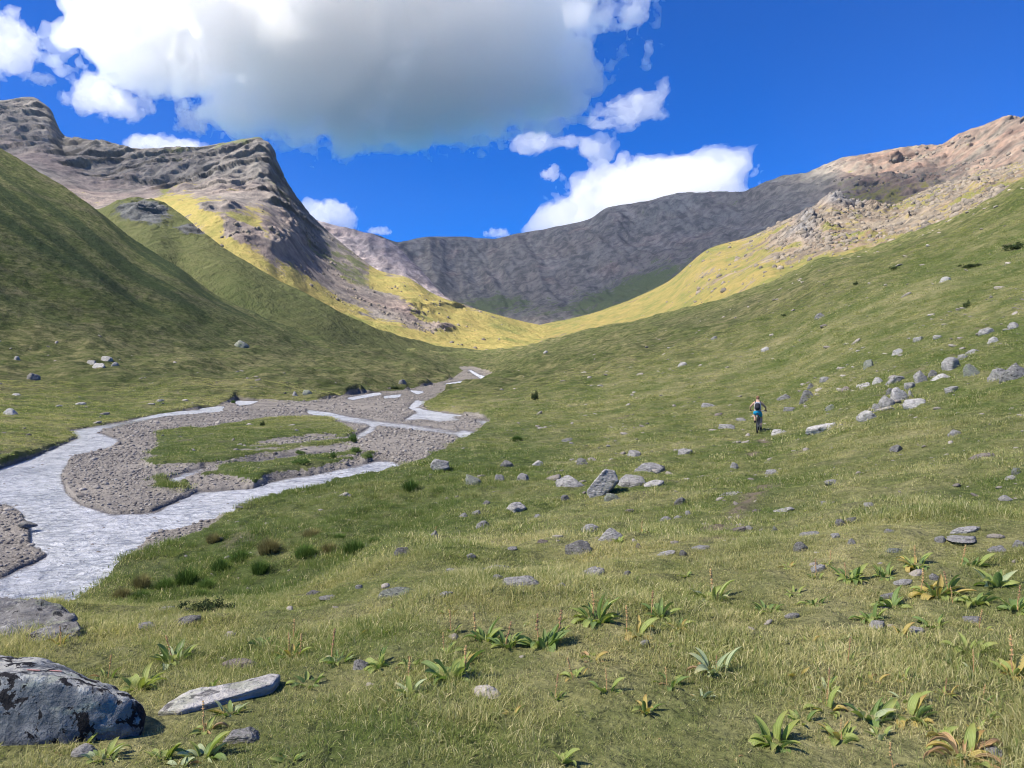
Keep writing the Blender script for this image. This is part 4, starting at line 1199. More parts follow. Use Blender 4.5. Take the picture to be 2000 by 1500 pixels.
def put_rock(px, py, w, h, tone='grey', label=None, sharp=1.0, lean=0.0, layer=.06, tilt=0.0, deep=.9, bury=.55, group=None, seed=None, name='rock'):
    X, Y, Z = hit(px, py)
    k = Y / F
    W_ = w * k
    dip = (py - 750) / F
    deep = min(deep, .85 * h / w / max(.05, dip)) if h < w * .6 else deep
    H_ = max(.9 * h * k - .8 * W_ * deep * max(0, dip), .3 * h * k, .02)
    seed = int(px * 7 + py * 13) if seed is None else seed
    if tilt == 0.0: tilt = (.22 if px > 700 else .05) * (.3 + (seed % 10) / 10)
    sub = 5 if w > 70 else 4 if w > 16 else 3
    V, Fc = rock_shape(seed, sub, sharp, layer=layer, lean=lean)
    full = H_ / (1 - bury)
    dep = max(W_ * deep * .5, .3 * H_)
    V = V * np.array([W_ / 2, dep, full / 2])
    ca, sa = math.cos(tilt), math.sin(tilt)
    V = np.stack([V[:, 0] * ca - V[:, 2] * sa, V[:, 1], V[:, 0] * sa + V[:, 2] * ca], -1)
    V *= W_ / (V[:, 0].max() - V[:, 0].min())
    if W_ < 1.0: V_loc = V
    me = mesh_from(name, V / W_, Fc, [RM[tone]])
    gz = float(ground_z(X, Y + dep * .8))
    o = link(name, me, None, (X, Y + dep * .8, gz + H_ - full / 2 + .01), (0, 0, 0), (W_, W_, W_))
    tag(o, label, 'rock', group)
    return o, W_, dep


# hand-placed rocks: (px, base py, width, height, tone, label, options)
BIG = [
 (465, 1452, 74, 38, 'grey', 'bluish grey rock near the bottom edge among withering broad leaves', dict(layer=.08)),
 (152, 1478, 58, 36, 'pale', 'pale lichened rock below the big black spotted boulder', {}),
 (702, 1308, 32, 24, 'grey', 'small grey rock with a dark face between broad leaved plants', {}),
 (462, 1306, 78, 26, 'brown', 'crumbling brownish rock in bare soil just beyond the flat slab', dict(layer=.12)),
 (765, 1167, 80, 36, 'moss', 'rounded dark lichened boulder alone on the near meadow', dict(sharp=.7)),
 (1015, 1143, 78, 24, 'grey', 'long low grey rock near the slanted dark slab', dict(tilt=.12)),
 (960, 1119, 82, 22, 'dark', 'slanted dark slab with one raised end in the meadow', dict(tilt=.25, layer=.1)),
 (1152, 1128, 62, 22, 'grey', 'domed grey rock with black lichen in the middle meadow', {}),
 (1131, 1084, 54, 33, 'dark', 'chunky dark rock with white lichen beside two paler ones', dict(tilt=.3)),
 (1194, 1055, 50, 25, 'pale', 'smooth pale rock with a green leafy plant at its side', dict(sharp=.7, tilt=.2)),
 (1155, 1039, 38, 17, 'grey', 'small grey rock just beyond the chunky dark one', {}),
 (1118, 952, 62, 30, 'grey', 'hump backed grey rock on the stream side of the leaning pale rock', dict(tilt=.2)),
 (1236, 950, 56, 28, 'grey', 'wedge shaped grey rock on the slope side of the leaning pale rock', dict(tilt=.25)),
 (1270, 922, 62, 20, 'grey', 'flat topped bluish rock beyond the wedge shaped one', dict(deep=.5)),
 (1198, 976, 36, 19, 'moss', 'small mossy rock at the foot of the leaning pale rock', {}),
 (1280, 949, 40, 13, 'pale', 'low pale stone touching the wedge shaped rock', {}),
 (858, 922, 40, 31, 'grey', 'blocky blue grey boulder on the grassy bank above the gravel', dict(sharp=1.6, bury=.15)),
 (925, 948, 34, 28, 'moss', 'mossy broken rock below the blocky bank boulder', {}),
 (1005, 1000, 46, 19, 'pale', 'flat pale stone half sunk in the meadow near the terrace', dict(tilt=.2)),
 (941, 1032, 28, 17, 'grey', 'rounded grey stone at the edge of the green terrace', {}),
 (785, 1092, 40, 26, 'dark', 'thin tilted dark slate sticking out at the terrace edge', dict(tilt=.6, deep=.4)),
 (1580, 780, 34, 22, 'dark', 'angular dark rock beyond the cyclist', dict(sharp=1.6, tilt=-.2)),
 (1535, 780, 28, 10, 'dark', 'low dark stone between the cyclist and the angular dark rock', {}),
 (1617, 838, 64, 19, 'pale', 'broad low whitish rock beside the cyclist on the slope side', dict(sharp=.7)),
 (1424, 837, 32, 13, 'grey', 'grey stone just on the stream side of the cyclist', {}),
 (1525, 846, 36, 11, 'pale', 'low pale stone next to the back wheel of the bicycle', {}),
 (1548, 802, 26, 9, 'dark', 'small dark stone in front of the angular dark rock', {}),
 (1764, 782, 44, 34, 'pale', 'tallest pale rock in the heap of broken stone on the slope', dict(tilt=.25)),
 (1736, 793, 34, 22, 'grey', 'grey rock leaning on the tallest one of the stone heap', {}),
 (1795, 791, 46, 15, 'pale', 'wide flat rock at the slope side of the stone heap', {}),
 (1700, 818, 40, 18, 'pale', 'crumbled pale rock at the lower end of the stone heap', {}),
 (1628, 798, 26, 10, 'moss', 'greenish stone between the angular dark rock and the stone heap', {}),
 (1870, 718, 42, 24, 'grey', 'layered grey rock high in the stone field', dict(layer=.12)),
 (1906, 733, 34, 27, 'moss', 'blue green smooth boulder in the stone field', dict(sharp=.7, tilt=.2)),
 (1957, 740, 36, 22, 'grey', 'grey rock against the big dark boulder at the picture edge', {}),
 (1992, 738, 50, 32, 'dark', 'biggest dark boulder of the stone field, at the picture edge', {}),
 (1803, 745, 26, 24, 'grey', 'upright grey rock in the middle of the stone field', {}),
 (1755, 746, 38, 16, 'grey', 'flat layered rock with a dark gap under it in the stone field', dict(layer=.15)),
 (1568, 1077, 36, 22, 'dark', 'black and white lichened rock in the near slope meadow', {}),
 (1893, 1063, 60, 15, 'grey', 'long flat blue grey stone in the near slope meadow', dict(sharp=.7)),
 (1842, 1060, 24, 12, 'grey', 'small stone just beside the long flat blue grey one', {}),
 (1892, 1041, 64, 12, 'pale', 'narrow pale rock ledge just beyond the long flat blue grey stone', dict(deep=.3)),
 (1955, 1078, 34, 12, 'grey', 'low grey stone on the slope side of the long flat stone', {}),
 (1720, 1228, 34, 20, 'pale', 'round pale stone in a gap between the leafy plants', dict(sharp=.6)),
 (1795, 1238, 28, 15, 'pale', 'whitish stone near the round pale one among leafy plants', {}),
 (1910, 1217, 42, 18, 'grey', 'grey stone with a reddish tip among leafy plants', {}),
 (1940, 1482, 52, 24, 'grey', 'grey rock half hidden under the yellowing plant in the near corner', {}),
 (352, 1222, 62, 20, 'dark', 'dark flat slate beyond the flat slab, under a brown stalk', dict(tilt=.15, layer=.1)),
 (280, 1228, 42, 14, 'grey', 'small blue grey stone beside the dark flat slate', {}),
 (322, 1196, 32, 10, 'grey', 'flat grey stone beside the dark juniper', {}),
 (60, 741, 24, 14, 'dark', 'dark boulder on the flat meadow across the stream', {}),
 (14, 811, 32, 16, 'pale', 'pale rounded boulder behind the grassy bank across the stream', dict(sharp=.6)),
 (466, 678, 34, 15, 'moss', 'blue green boulder at the foot of the far green slope', {}),
 (45, 1033, 36, 17, 'dark', 'black flat topped rock at the edge of the gravel bar', dict(sharp=1.8, bury=.1, lean=-.2)),
 (467, 994, 18, 6, 'dark', 'dark stone sticking out of the stream', {}),
 (1930, 896, 46, 14, 'brown', 'brown crumbling rock in the slope meadow', {}),
 (1303, 1084, 38, 11, 'pale', 'thin pale stone by itself in the middle meadow', {}),
]
for (px, py, w, h, tone, lab, op) in BIG:
    put_rock(px, py, w, h, tone, lab, **op); USED_LABELS.add(lab)

LANDMARKS += [(1485, 848, 'the cyclist'), (1176, 960, 'the tall leaning rock'), (765, 1160, 'the rounded dark boulder'), (858, 920, 'the blocky bank boulder'), (1764, 780, 'the tallest heap rock'), (1906, 730, 'the blue green boulder'), (1992, 735, 'the biggest dark boulder'),
              (1568, 1077, 'the black and white rock'), (1893, 1063, 'the long flat stone'), (1617, 838, 'the broad whitish rock'), (1580, 780, 'the angular dark rock'), (960, 1119, 'the slanted dark slab'), (1131, 1084, 'the chunky dark rock'), (1152, 1128, 'the domed grey rock'),
              (420, 1370, 'the flat slab'), (400, 1190, 'the dark juniper'), (785, 1092, 'the tilted slate'), (1005, 1000, 'the half sunk pale stone'), (1930, 896, 'the brown crumbling rock'), (1270, 922, 'the flat topped bluish rock'), (1303, 1084, 'the thin pale stone'), (1803, 745, 'the upright grey rock'),
              (1700, 818, 'the crumbled pale rock'), (1870, 718, 'the layered grey rock'), (941, 1032, 'the terrace edge stone'), (1720, 1228, 'the round pale stone'), (120, 1380, 'the black spotted boulder'), (45, 1033, 'the black flat topped rock'), (60, 741, 'the dark boulder across the stream')]


def where_words(px, py, used, head):
    """a place phrase from the closest landmark that makes the whole label new"""
    c = sorted(LANDMARKS, key=lambda q: math.hypot((q[0] - px) * .8, (q[1] - py) * 1.6))
    for q in c[:14]:
        if math.hypot(q[0] - px, q[1] - py) < 6: continue
        dx, dy = px - q[0], py - q[1]
        near_ = 'just ' if math.hypot(dx, dy) < 60 else 'well ' if math.hypot(dx, dy) > 150 else ''
        if abs(dx) > 2.5 * abs(dy): wd = near_ + ('to the slope side of ' if dx > 0 else 'to the stream side of ')
        elif abs(dy) > 1.2 * abs(dx): wd = near_ + ('in front of ' if dy > 0 else 'beyond ')
        else: wd = near_ + ('in front and slopewards of ' if dy > 0 and dx > 0 else 'in front and streamwards of ' if dy > 0 else 'beyond and slopewards of ' if dx > 0 else 'beyond and streamwards of ')
        lab = f'{head} {wd}{q[2]}'
        if lab not in used and len(lab.split()) <= 16:
            used.add(lab); return lab
    return None


SMALL = [
 (975, 940, 22, 18, 'grey'), (1020, 938, 28, 18, 'grey'), (1138, 908, 22, 15, 'dark'), (1050, 910, 30, 12, 'pale'), (990, 912, 28, 14, 'dark'), (1104, 978, 18, 13, 'dark'), (1240, 892, 28, 15, 'grey'), (1340, 886, 28, 10, 'grey'), (1110, 862, 26, 8, 'dark'), (850, 1054, 20, 20, 'grey'),
 (610, 1163, 30, 13, 'dark'), (640, 1172, 40, 8, 'grey'), (920, 1090, 20, 9, 'grey'), (880, 1117, 24, 7, 'pale'), (870, 1166, 28, 9, 'pale'), (982, 1113, 20, 9, 'pale'), (1225, 1124, 16, 10, 'grey'), (1248, 1072, 18, 12, 'brown'), (1336, 1086, 15, 12, 'dark'), (1372, 1073, 40, 9, 'grey'), (1096, 1147, 20, 8, 'pale'), (972, 1132, 22, 10, 'grey'),
 (1385, 795, 30, 10, 'grey'), (1450, 823, 20, 8, 'grey'), (1405, 812, 16, 7, 'brown'), (1720, 800, 26, 14, 'grey'), (1782, 778, 20, 18, 'grey'), (1745, 765, 24, 10, 'dark'), (1825, 735, 22, 14, 'dark'), (1848, 738, 40, 10, 'pale'), (1866, 765, 30, 10, 'grey'), (1720, 747, 24, 12, 'pale'), (1702, 716, 20, 16, 'moss'), (1616, 743, 24, 8, 'grey'), (1586, 757, 16, 10, 'dark'), (1690, 757, 26, 8, 'pale'), (1655, 762, 22, 8, 'brown'),
 (1780, 757, 22, 10, 'grey'), (1885, 700, 20, 10, 'grey'), (1935, 650, 36, 12, 'grey'), (1945, 668, 28, 12, 'pale'), (1905, 690, 24, 10, 'grey'), (1760, 690, 24, 10, 'pale'), (1800, 665, 22, 8, 'grey'), (1835, 660, 18, 7, 'grey'), (1985, 640, 22, 10, 'grey'), (1850, 548, 22, 8, 'pale'), (1605, 620, 22, 12, 'dark'), (1496, 685, 16, 8, 'pale'), (1397, 663, 14, 8, 'dark'), (1335, 715, 22, 9, 'grey'),
 (1866, 851, 26, 12, 'grey'), (1755, 882, 26, 13, 'dark'), (1435, 915, 17, 13, 'pale'), (1628, 945, 28, 9, 'grey'), (1512, 926, 28, 11, 'grey'), (1432, 968, 46, 9, 'grey'), (1585, 1046, 40, 9, 'grey'), (1645, 1026, 25, 14, 'dark'), (1670, 1020, 27, 12, 'dark'), (1740, 1040, 20, 8, 'grey'), (1752, 1079, 34, 9, 'moss'), (1995, 1068, 26, 16, 'grey'), (1970, 978, 24, 13, 'pale'), (1978, 936, 24, 8, 'pale'), (1990, 925, 20, 12, 'moss'),
 (1330, 985, 24, 15, 'dark'), (1346, 1005, 14, 12, 'pale'), (1515, 1037, 16, 12, 'moss'), (1537, 999, 40, 8, 'pale'), (1665, 1063, 17, 12, 'grey'), (1600, 1116, 30, 12, 'pale'), (1770, 1143, 34, 14, 'pale'), (1830, 1133, 22, 14, 'grey'), (1742, 1172, 36, 18, 'grey'), (1550, 1208, 30, 7, 'grey'), (1260, 1262, 18, 9, 'pale'), (905, 1331, 24, 14, 'pale'), (248, 1427, 30, 15, 'grey'), (130, 1447, 24, 15, 'grey'), (365, 1196, 26, 7, 'dark'),
 (575, 773, 14, 9, 'grey'), (600, 771, 20, 9, 'moss'), (30, 703, 14, 8, 'grey'), (28, 772, 18, 5, 'pale'), (310, 785, 18, 6, 'grey'), (150, 790, 26, 5, 'pale'), (175, 712, 22, 9, 'grey'), (205, 705, 24, 9, 'grey'), (190, 718, 26, 8, 'pale'), (220, 715, 16, 8, 'grey'), (785, 750, 16, 8, 'dark'), (1066, 690, 10, 5, 'grey'), (1230, 1000, 20, 6, 'brown'), (1300, 1016, 26, 8, 'grey'), (1325, 1012, 16, 6, 'pale'),
 (1635, 1050, 18, 9, 'pale'), (1700, 990, 20, 8, 'pale'), (1610, 985, 14, 7, 'grey'), (1480, 1000, 20, 7, 'brown'), (1445, 1040, 30, 10, 'brown'), (1462, 1035, 18, 8, 'pale'), (600, 1090, 10, 5, 'grey'), (700, 1150, 14, 8, 'pale'), (1050, 1010, 14, 6, 'grey'), (1000, 1075, 20, 8, 'grey'), (1060, 1060, 22, 8, 'brown'), (905, 1010, 20, 10, 'grey'), (950, 985, 16, 8, 'dark'), (930, 1005, 18, 9, 'grey'),
]
SHAPE_W = {'grey': 'grey', 'dark': 'dark', 'pale': 'pale', 'moss': 'mossy', 'brown': 'brownish'}
for (px, py, w, h, tone) in SMALL:
    size = 'tiny' if w < 18 else 'small' if w < 30 else 'low'
    form = 'flat ' if h < w * .33 else 'lumpy ' if h > w * .6 else ''
    head = f'{size} {form}{SHAPE_W[tone]} stone'
    lab = where_words(px, py, USED_LABELS, head)
    put_rock(px, py, w, h, tone, lab or head + ' lying in the meadow grass', group='small stones lying in the meadow')


# ---- the three big near rocks, shaped from their outlines
def hull_rock(name, pts, tone, label, sub=4, rough=.03, layer=None, mats=None, red=False, seed=1):
    bm = bmesh.new()
    for p in pts: bm.verts.new(p)
    r = bmesh.ops.convex_hull(bm, input=bm.verts)
    junk = [e for e in r['geom_interior'] + r['geom_unused'] if isinstance(e, bmesh.types.BMVert)]
    if junk: bmesh.ops.delete(bm, geom=list(set(junk)), context='VERTS')
    bmesh.ops.triangulate(bm, faces=bm.faces)
    for _ in range(sub):
        el = np.mean([e.calc_length() for e in bm.edges])
        bmesh.ops.subdivide_edges(bm, edges=[e for e in bm.edges if e.calc_length() > el * .8], cuts=1, use_grid_fill=True)
        bmesh.ops.triangulate(bm, faces=bm.faces)
        if len(bm.verts) > 9000: break
    for _ in range(1): bmesh.ops.smooth_vert(bm, verts=bm.verts, factor=.4, use_axis_x=True, use_axis_y=True, use_axis_z=True)
    bm.normal_update()
    V = np.array([v.co[:] for v in bm.verts]); N = np.array([v.normal[:] for v in bm.verts]); Fc = np.array([[v.index for v in f.verts] for f in bm.faces]); bm.free()
    n = fbm(V[:, 0] * 3 + seed, V[:, 1] * 3, V[:, 2] * 4, octaves=5) + .5 * fbm(V[:, 0] * 9, V[:, 1] * 9 + seed, V[:, 2] * 12, octaves=4, ridged=True)
    V = V + N * (n * rough)[:, None]
    if layer:
        q = V[:, 2] * layer[1] + V[:, 0] * layer[2] + .25 * fbm(V[:, 0] * 3, V[:, 1] * 3, V[:, 2] * 3, octaves=3)
        V = V + N * (layer[0] * (np.abs((q % 1) - .5) * 2 - .5))[:, None]
    me = mesh_from(name, V, Fc, mats or [RM[tone]])
    return tag(link(name, me), label, 'rock')


def boulder_mat():
    m = NT('spotted_boulder')
    p = m.obj()
    a = m.noise(p, 5, 6, .7); b = m.noise(p, 16, 6, .7); c = m.noise(m.scaled(p, (1, 1, 3)), 4, 5); d = m.noise(m.scaled(p, (1, 1, .8)), 9.0, 6, .66, .5)
    col = m.mix(m.map(a, .35, .65), (.085, .095, .105), (.18, .19, .20))
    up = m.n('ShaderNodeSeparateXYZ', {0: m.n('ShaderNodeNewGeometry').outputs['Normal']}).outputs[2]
    col = m.mix(m.math('MULTIPLY', m.map(b, .48, .64), m.map(up, .2, .8, .30, 1.0)), col, (.44, .45, .43))  # pale lichen weighted to upward faces, putting the lit top into the colour
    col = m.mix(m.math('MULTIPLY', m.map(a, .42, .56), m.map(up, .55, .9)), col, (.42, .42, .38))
    col = m.mix(m.math('MULTIPLY', m.map(c, .55, .7), .6), col, (.36, .40, .30))
    col = m.mix(m.map(d, .535, .56), col, (.012, .011, .013))
    nb = m.bump(b, .8, .03, m.bump(a, .9, .06, m.bump(d, .5, -.02)))
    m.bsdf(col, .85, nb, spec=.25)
    return m.m


def at(px, py, Y): return ((px - 1000) / F * Y, Y, EYE + (750 - py) / F * Y)


by = 3.56
pts = [at(-330, 1275, by + .15), at(-330, 1460, by - .2), at(-60, 1308, by - .02), at(30, 1318, by - .05), at(110, 1330, by - .06), at(180, 1352, by - .03), at(245, 1372, by + .02), at(277, 1385, by + .12), at(272, 1400, by + .05), at(225, 1420, by - .02), at(120, 1444, by - .10), at(20, 1462, by - .12), at(-100, 1470, by - .12),
       at(-330, 1258, by + .7), at(0, 1283, by + .55), at(70, 1288, by + .5), at(150, 1316, by + .42), at(220, 1342, by + .35), at(0, 1400, by + .9), at(-330, 1400, by + 1.0)]
pts += [(x, y, -.45) for (x, y, z) in pts[8:13]]
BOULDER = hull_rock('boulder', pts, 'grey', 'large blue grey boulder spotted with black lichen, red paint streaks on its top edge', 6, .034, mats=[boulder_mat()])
m = NT('red_trail_paint'); nz = m.noise(m.obj(), 40, 4)
bs = m.bsdf(m.mix(nz, (.42, .16, .14), (.50, .30, .27)), .7)
RED = m.m
from mathutils.bvhtree import BVHTree
bv = BVHTree.FromObject(BOULDER, bpy.context.evaluated_depsgraph_get()) if False else BVHTree.FromPolygons([v.co[:] for v in BOULDER.data.vertices], [tuple(f.vertices) for f in BOULDER.data.polygons])
for (x0, x1, yy) in ((52, 78, 1309.5), (96, 120, 1311)):
    V, n_ = [], 10
    for i in range(n_ + 1):
        for dy in (-1.0, 1.0):
            tgt = Vector(at(x0 + (x1 - x0) * i / n_, yy + dy * (1 - .5 * abs(i / n_ - .5)) + .12 * i, 4.6)); o0 = Vector((0, 0, EYE)); dr = (tgt - o0).normalized()
            h_ = bv.ray_cast(o0, dr)
            V.append(tuple(h_[0] + h_[1] * .004) if h_[0] is not None else tuple(tgt))
    link('paint_mark', mesh_from('paint_mark', V, np.array([[2*i, 2*i+1, 2*i+3, 2*i+2] for i in range(n_)]), [RED]), BOULDER)

sl = 3.99
pts = [at(308, 1385, sl - .12), at(330, 1365, sl + .02), at(365, 1345, sl + .15), at(420, 1335, sl + .2), at(480, 1324, sl + .24), at(530, 1312, sl + .3), at(546, 1312, sl + .28), at(532, 1330, sl + .16), at(470, 1350, sl + .05), at(400, 1370, sl - .05), at(350, 1383, sl - .12)]
pts += [(x, y + .03, z - .16) for (x, y, z) in pts]
pts = [(x, y, z - .015) for (x, y, z) in pts]
hull_rock('stone_slab', pts, 'pale', 'long flat pale grey slab lying flush in the grass beside the spotted boulder', 5, .012, layer=(.008, 14, 2), seed=4)
ob = 5.62
pts = [at(-140, 1178, ob + .5), at(-140, 1245, ob), at(20, 1176, ob + .4), at(60, 1180, ob + .3), at(145, 1196, ob + .3), at(148, 1212, ob + .1), at(110, 1228, ob - .05), at(40, 1240, ob - .12), at(-40, 1246, ob - .1), at(-140, 1190, ob + 1.1), at(60, 1190, ob + 1.0), at(-140, 1285, ob), at(100, 1270, ob + .1)]
hull_rock('layered_rock', pts, 'dark', 'wide layered grey rock above the stream bank, upper one of two', 5, .045, layer=(.06, 8, 1.2), seed=7)
ob = 5.42
pts = [at(48, 1240, ob - .05), at(95, 1224, ob + .1), at(150, 1214, ob + .15), at(157, 1228, ob + .05), at(140, 1240, ob - .02), at(78, 1256, ob - .1), at(60, 1252, ob - .1), at(100, 1225, ob + .4), at(150, 1225, ob + .4)]
pts += [(x, y, z - .12) for (x, y, z) in pts[:7]]
hull_rock('layered_rock', pts, 'dark', 'darker wedge of layered rock in front of the wide layered one', 5, .02, layer=(.02, 14, 3), seed=9)

_, yl, _ = hit(1172, 970)
pts = [at(*q, yl + d_) for d_, sh in ((0, 0), (.75, 0)) for q in ((1147, 958), (1163, 938), (1182, 917), (1200, 919), (1208, 938), (1192, 955), (1170, 974), (1153, 974))]
pts = [(x, y, z - (.05 if y > yl + .3 else 0)) for (x, y, z) in pts]
hull_rock('rock', pts, 'pale', 'tall leaning pale rock, the most upright in the meadow', 5, .045, seed=12)

# ---- countless little stones showing through the turf
flat = []
for i in range(5):
    V, Fc = rock_shape(850 + i, 2, 1.4, 7)
    flat.append(mesh_from('pebble', V * np.array([1.2, .8, .42]), Fc, [MAT_PEBBLE]))


def stones_layer(y0, y1, dens, s0, s1, seed, label):
    X, Y, Z, g = spread(y0, y1, dens, -100, 2100, seed)
    gr = ground_attr(grassy, X, Y); px = 1000 + F * X / Y
    ok = (gr > .7) & (fbm(X * .35 + 8, Y * .3, octaves=3) + .25 * sstep(900, 1900, px) > g.uniform(.0, .7, len(X)))
    X, Y, Z = X[ok], Y[ok], Z[ok]
    s = s0 * (s1 / s0) ** (g.uniform(size=len(X)) ** 2.2)
    scatter_object('stones', X, Y, Z + .04 * s, s, flat, {'tone': np.clip(g.beta(2.2, 2.6, len(X)), 0, 1)}, label, tilt=.3)
stones_layer(4, 22, 5, .02, .10, 21, 'little stones in the near turf')
stones_layer(22, 60, 1.2, .05, .24, 22, 'stones in the turf of the middle slope')
stones_layer(60, 220, .12, .12, .55, 23, 'scattered stones on the far slopes')
# ------------------------------------------------------------------ broad-leaved plants, tussocks, shrubs
def leaf_mat(name, c1, c2, edge, trans=.3):
    m = NT(name)
    p = m.obj()
    a = m.attr('across'); al = m.attr('along')
    st = m.math('SINE', m.math('MULTIPLY', a, 26.0))
    n = m.noise(p, 14, 4)
    rnd = m.n('ShaderNodeObjectInfo').outputs['Random']
    c = m.mix(n, c1, c2)
    c = m.mix(m.map(st, .2, 1, 0, .28), c, tuple(min(1, x * 1.7) for x in c2))
    c = m.mix(m.math('MULTIPLY', m.map(m.math('ADD', al, m.math('MULTIPLY', rnd, .3)), .75, 1.2), .8), c, edge)
    d = m.n('ShaderNodeBsdfPrincipled', {'Base Color': c, 'Roughness': .5, 'Specular IOR Level': .35, 'Normal': m.bump(st, .3, .004)})
    t = m.n('ShaderNodeBsdfTranslucent', {'Color': m.mix(1.0, c, (1.2, 1.25, .6), 'MULTIPLY')})
    x = m.n('ShaderNodeMixShader', {0: trans, 1: d.outputs[0], 2: t.outputs[0]})
    m.t.links.new(x.outputs[0], m.out.inputs[0])
    return m.m


LM = {'fresh': leaf_mat('leaf_fresh', (.22, .28, .06), (.34, .40, .12), (.30, .30, .08)), 'deep': leaf_mat('leaf_deep', (.12, .195, .05), (.20, .28, .085), (.16, .2, .06)),
      'pale': leaf_mat('leaf_pale', (.26, .33, .16), (.40, .45, .26), (.45, .40, .2), .2), 'yellow': leaf_mat('leaf_yellow', (.40, .30, .07), (.50, .41, .14), (.34, .20, .08)),
      'withered': leaf_mat('leaf_withered', (.33, .20, .09), (.48, .33, .17), (.22, .12, .06), .15)}


def leaf_mesh(mat, length, width, arch, fold, seed, curl=0.0):
    g = np.random.default_rng(seed)
    nl, na = 9, 5
    V, ac, al = [], [], []
    ang, x, z = R(78 - 20 * arch), 0.0, 0.0
    tw = g.normal(0, .12)
    P = []
    for i in range(nl + 1):
        P.append((x, z, ang))
        ang -= arch * R(17) * (0.4 + i / nl)
        x += math.cos(ang) * length / nl; z += math.sin(ang) * length / nl
    for i, (x, z, ang) in enumerate(P):
        t = i / nl
        w = width * (math.sin(math.pi * min(1, t * .93 + .07)) ** .75) * (1 - .25 * t) * .5 + (.004 if i < nl else .0005)
        for j in range(na):
            s = (j / (na - 1)) * 2 - 1
            up = abs(s) * w * fold + (.15 * w * math.cos(s * 6)) + curl * s * s * w * t
            side = s * w
            V.append((x - math.sin(ang) * up, side * math.cos(tw * t * 3) + .1 * g.normal() * w * .3, z + math.cos(ang) * up + side * math.sin(tw * t * 3)))
            ac.append(s); al.append(t)
    me = mesh_from('leaf', V, grid_faces(nl + 1, na), [mat])
    attr(me, 'across', ac); attr(me, 'along', al)
    return me


LEAVES = {k: [leaf_mesh(LM[k], 1.0, g_w, arch, fold, 500 + i + 31 * j) for i, (g_w, arch, fold) in enumerate([(.34, .4, .35), (.42, .8, .28), (.40, 1.05, .25), (.44, 1.35, .2), (.30, .3, .5)])] for j, k in enumerate(('fresh', 'deep', 'pale', 'yellow'))}
LEAVES['withered'] = [leaf_mesh(LM['withered'], 1.0, w_, a_, f_, 700 + i, .8) for i, (w_, a_, f_) in enumerate([(.16, 1.2, .9), (.14, 1.7, .8), (.18, 1.5, 1.1), (.12, .9, 1.0)])]
MAT_STALK = plain('dry_stalk', (.36, .22, .10), .8, .2, .35, 60)
MAT_SEED = plain('seed_head_brown', (.30, .18, .10), .85, .15, .4, 80)
MAT_SEEDY = plain('seed_head_tan', (.50, .33, .15), .85, .15, .4, 80)


def tube(V, Fc, a, b, r0, r1, n=6):
    a, b = Vector(a), Vector(b); d = (b - a).normalized(); u = d.orthogonal().normalized(); w = d.cross(u)
    k = len(V)
    for c, r in ((a, r0), (b, r1)):
        for i in range(n):
            t = 2 * math.pi * i / n
            V.append(tuple(c + u * math.cos(t) * r + w * math.sin(t) * r))
    for i in range(n): Fc.append((k + i, k + (i + 1) % n, k + n + (i + 1) % n, k + n + i))
    Fc.append(tuple(k + n + i for i in range(n)))


def stalk_meshes(seed):
    """unit-high dry flower stalk and its whorled seed capsules"""
    g = np.random.default_rng(seed)
    V, Fc = [], []
    pts = [Vector((0, 0, 0))]
    for i in range(5): pts.append(pts[-1] + Vector((g.normal(0, .018), g.normal(0, .018), .2)))
    for i in range(5): tube(V, Fc, pts[i], pts[i + 1], .022 - .002 * i, .020 - .002 * i)
    a = mesh_from('stalk', V, Fc, [MAT_STALK])
    V, Fc = [], []
    for lv, wd in ((2.7, .06), (3.3, .05), (3.9, .06), (4.2, .045), (4.6, .05), (5, .03)):
        i = min(4, int(lv)); c = pts[i].lerp(pts[i + 1], min(1, lv - i))
        for k in range(6):
            if g.uniform() < .3: continue
            t = 2 * math.pi * (k / 6) + g.uniform(0, .9)
            b = c + Vector((math.cos(t) * wd, math.sin(t) * wd, .045 + g.uniform(-.02, .03)))
            tube(V, Fc, c, c.lerp(b, .5), .006, .014 + .008 * g.uniform(), 5); tube(V, Fc, c.lerp(b, .5), b, .016, .004, 5)
    b = [mesh_from('seed_head', V, Fc, [mm]) for mm in (MAT_SEED, MAT_SEEDY)]
    return a, b


STALKS = [stalk_meshes(40 + i) for i in range(4)]

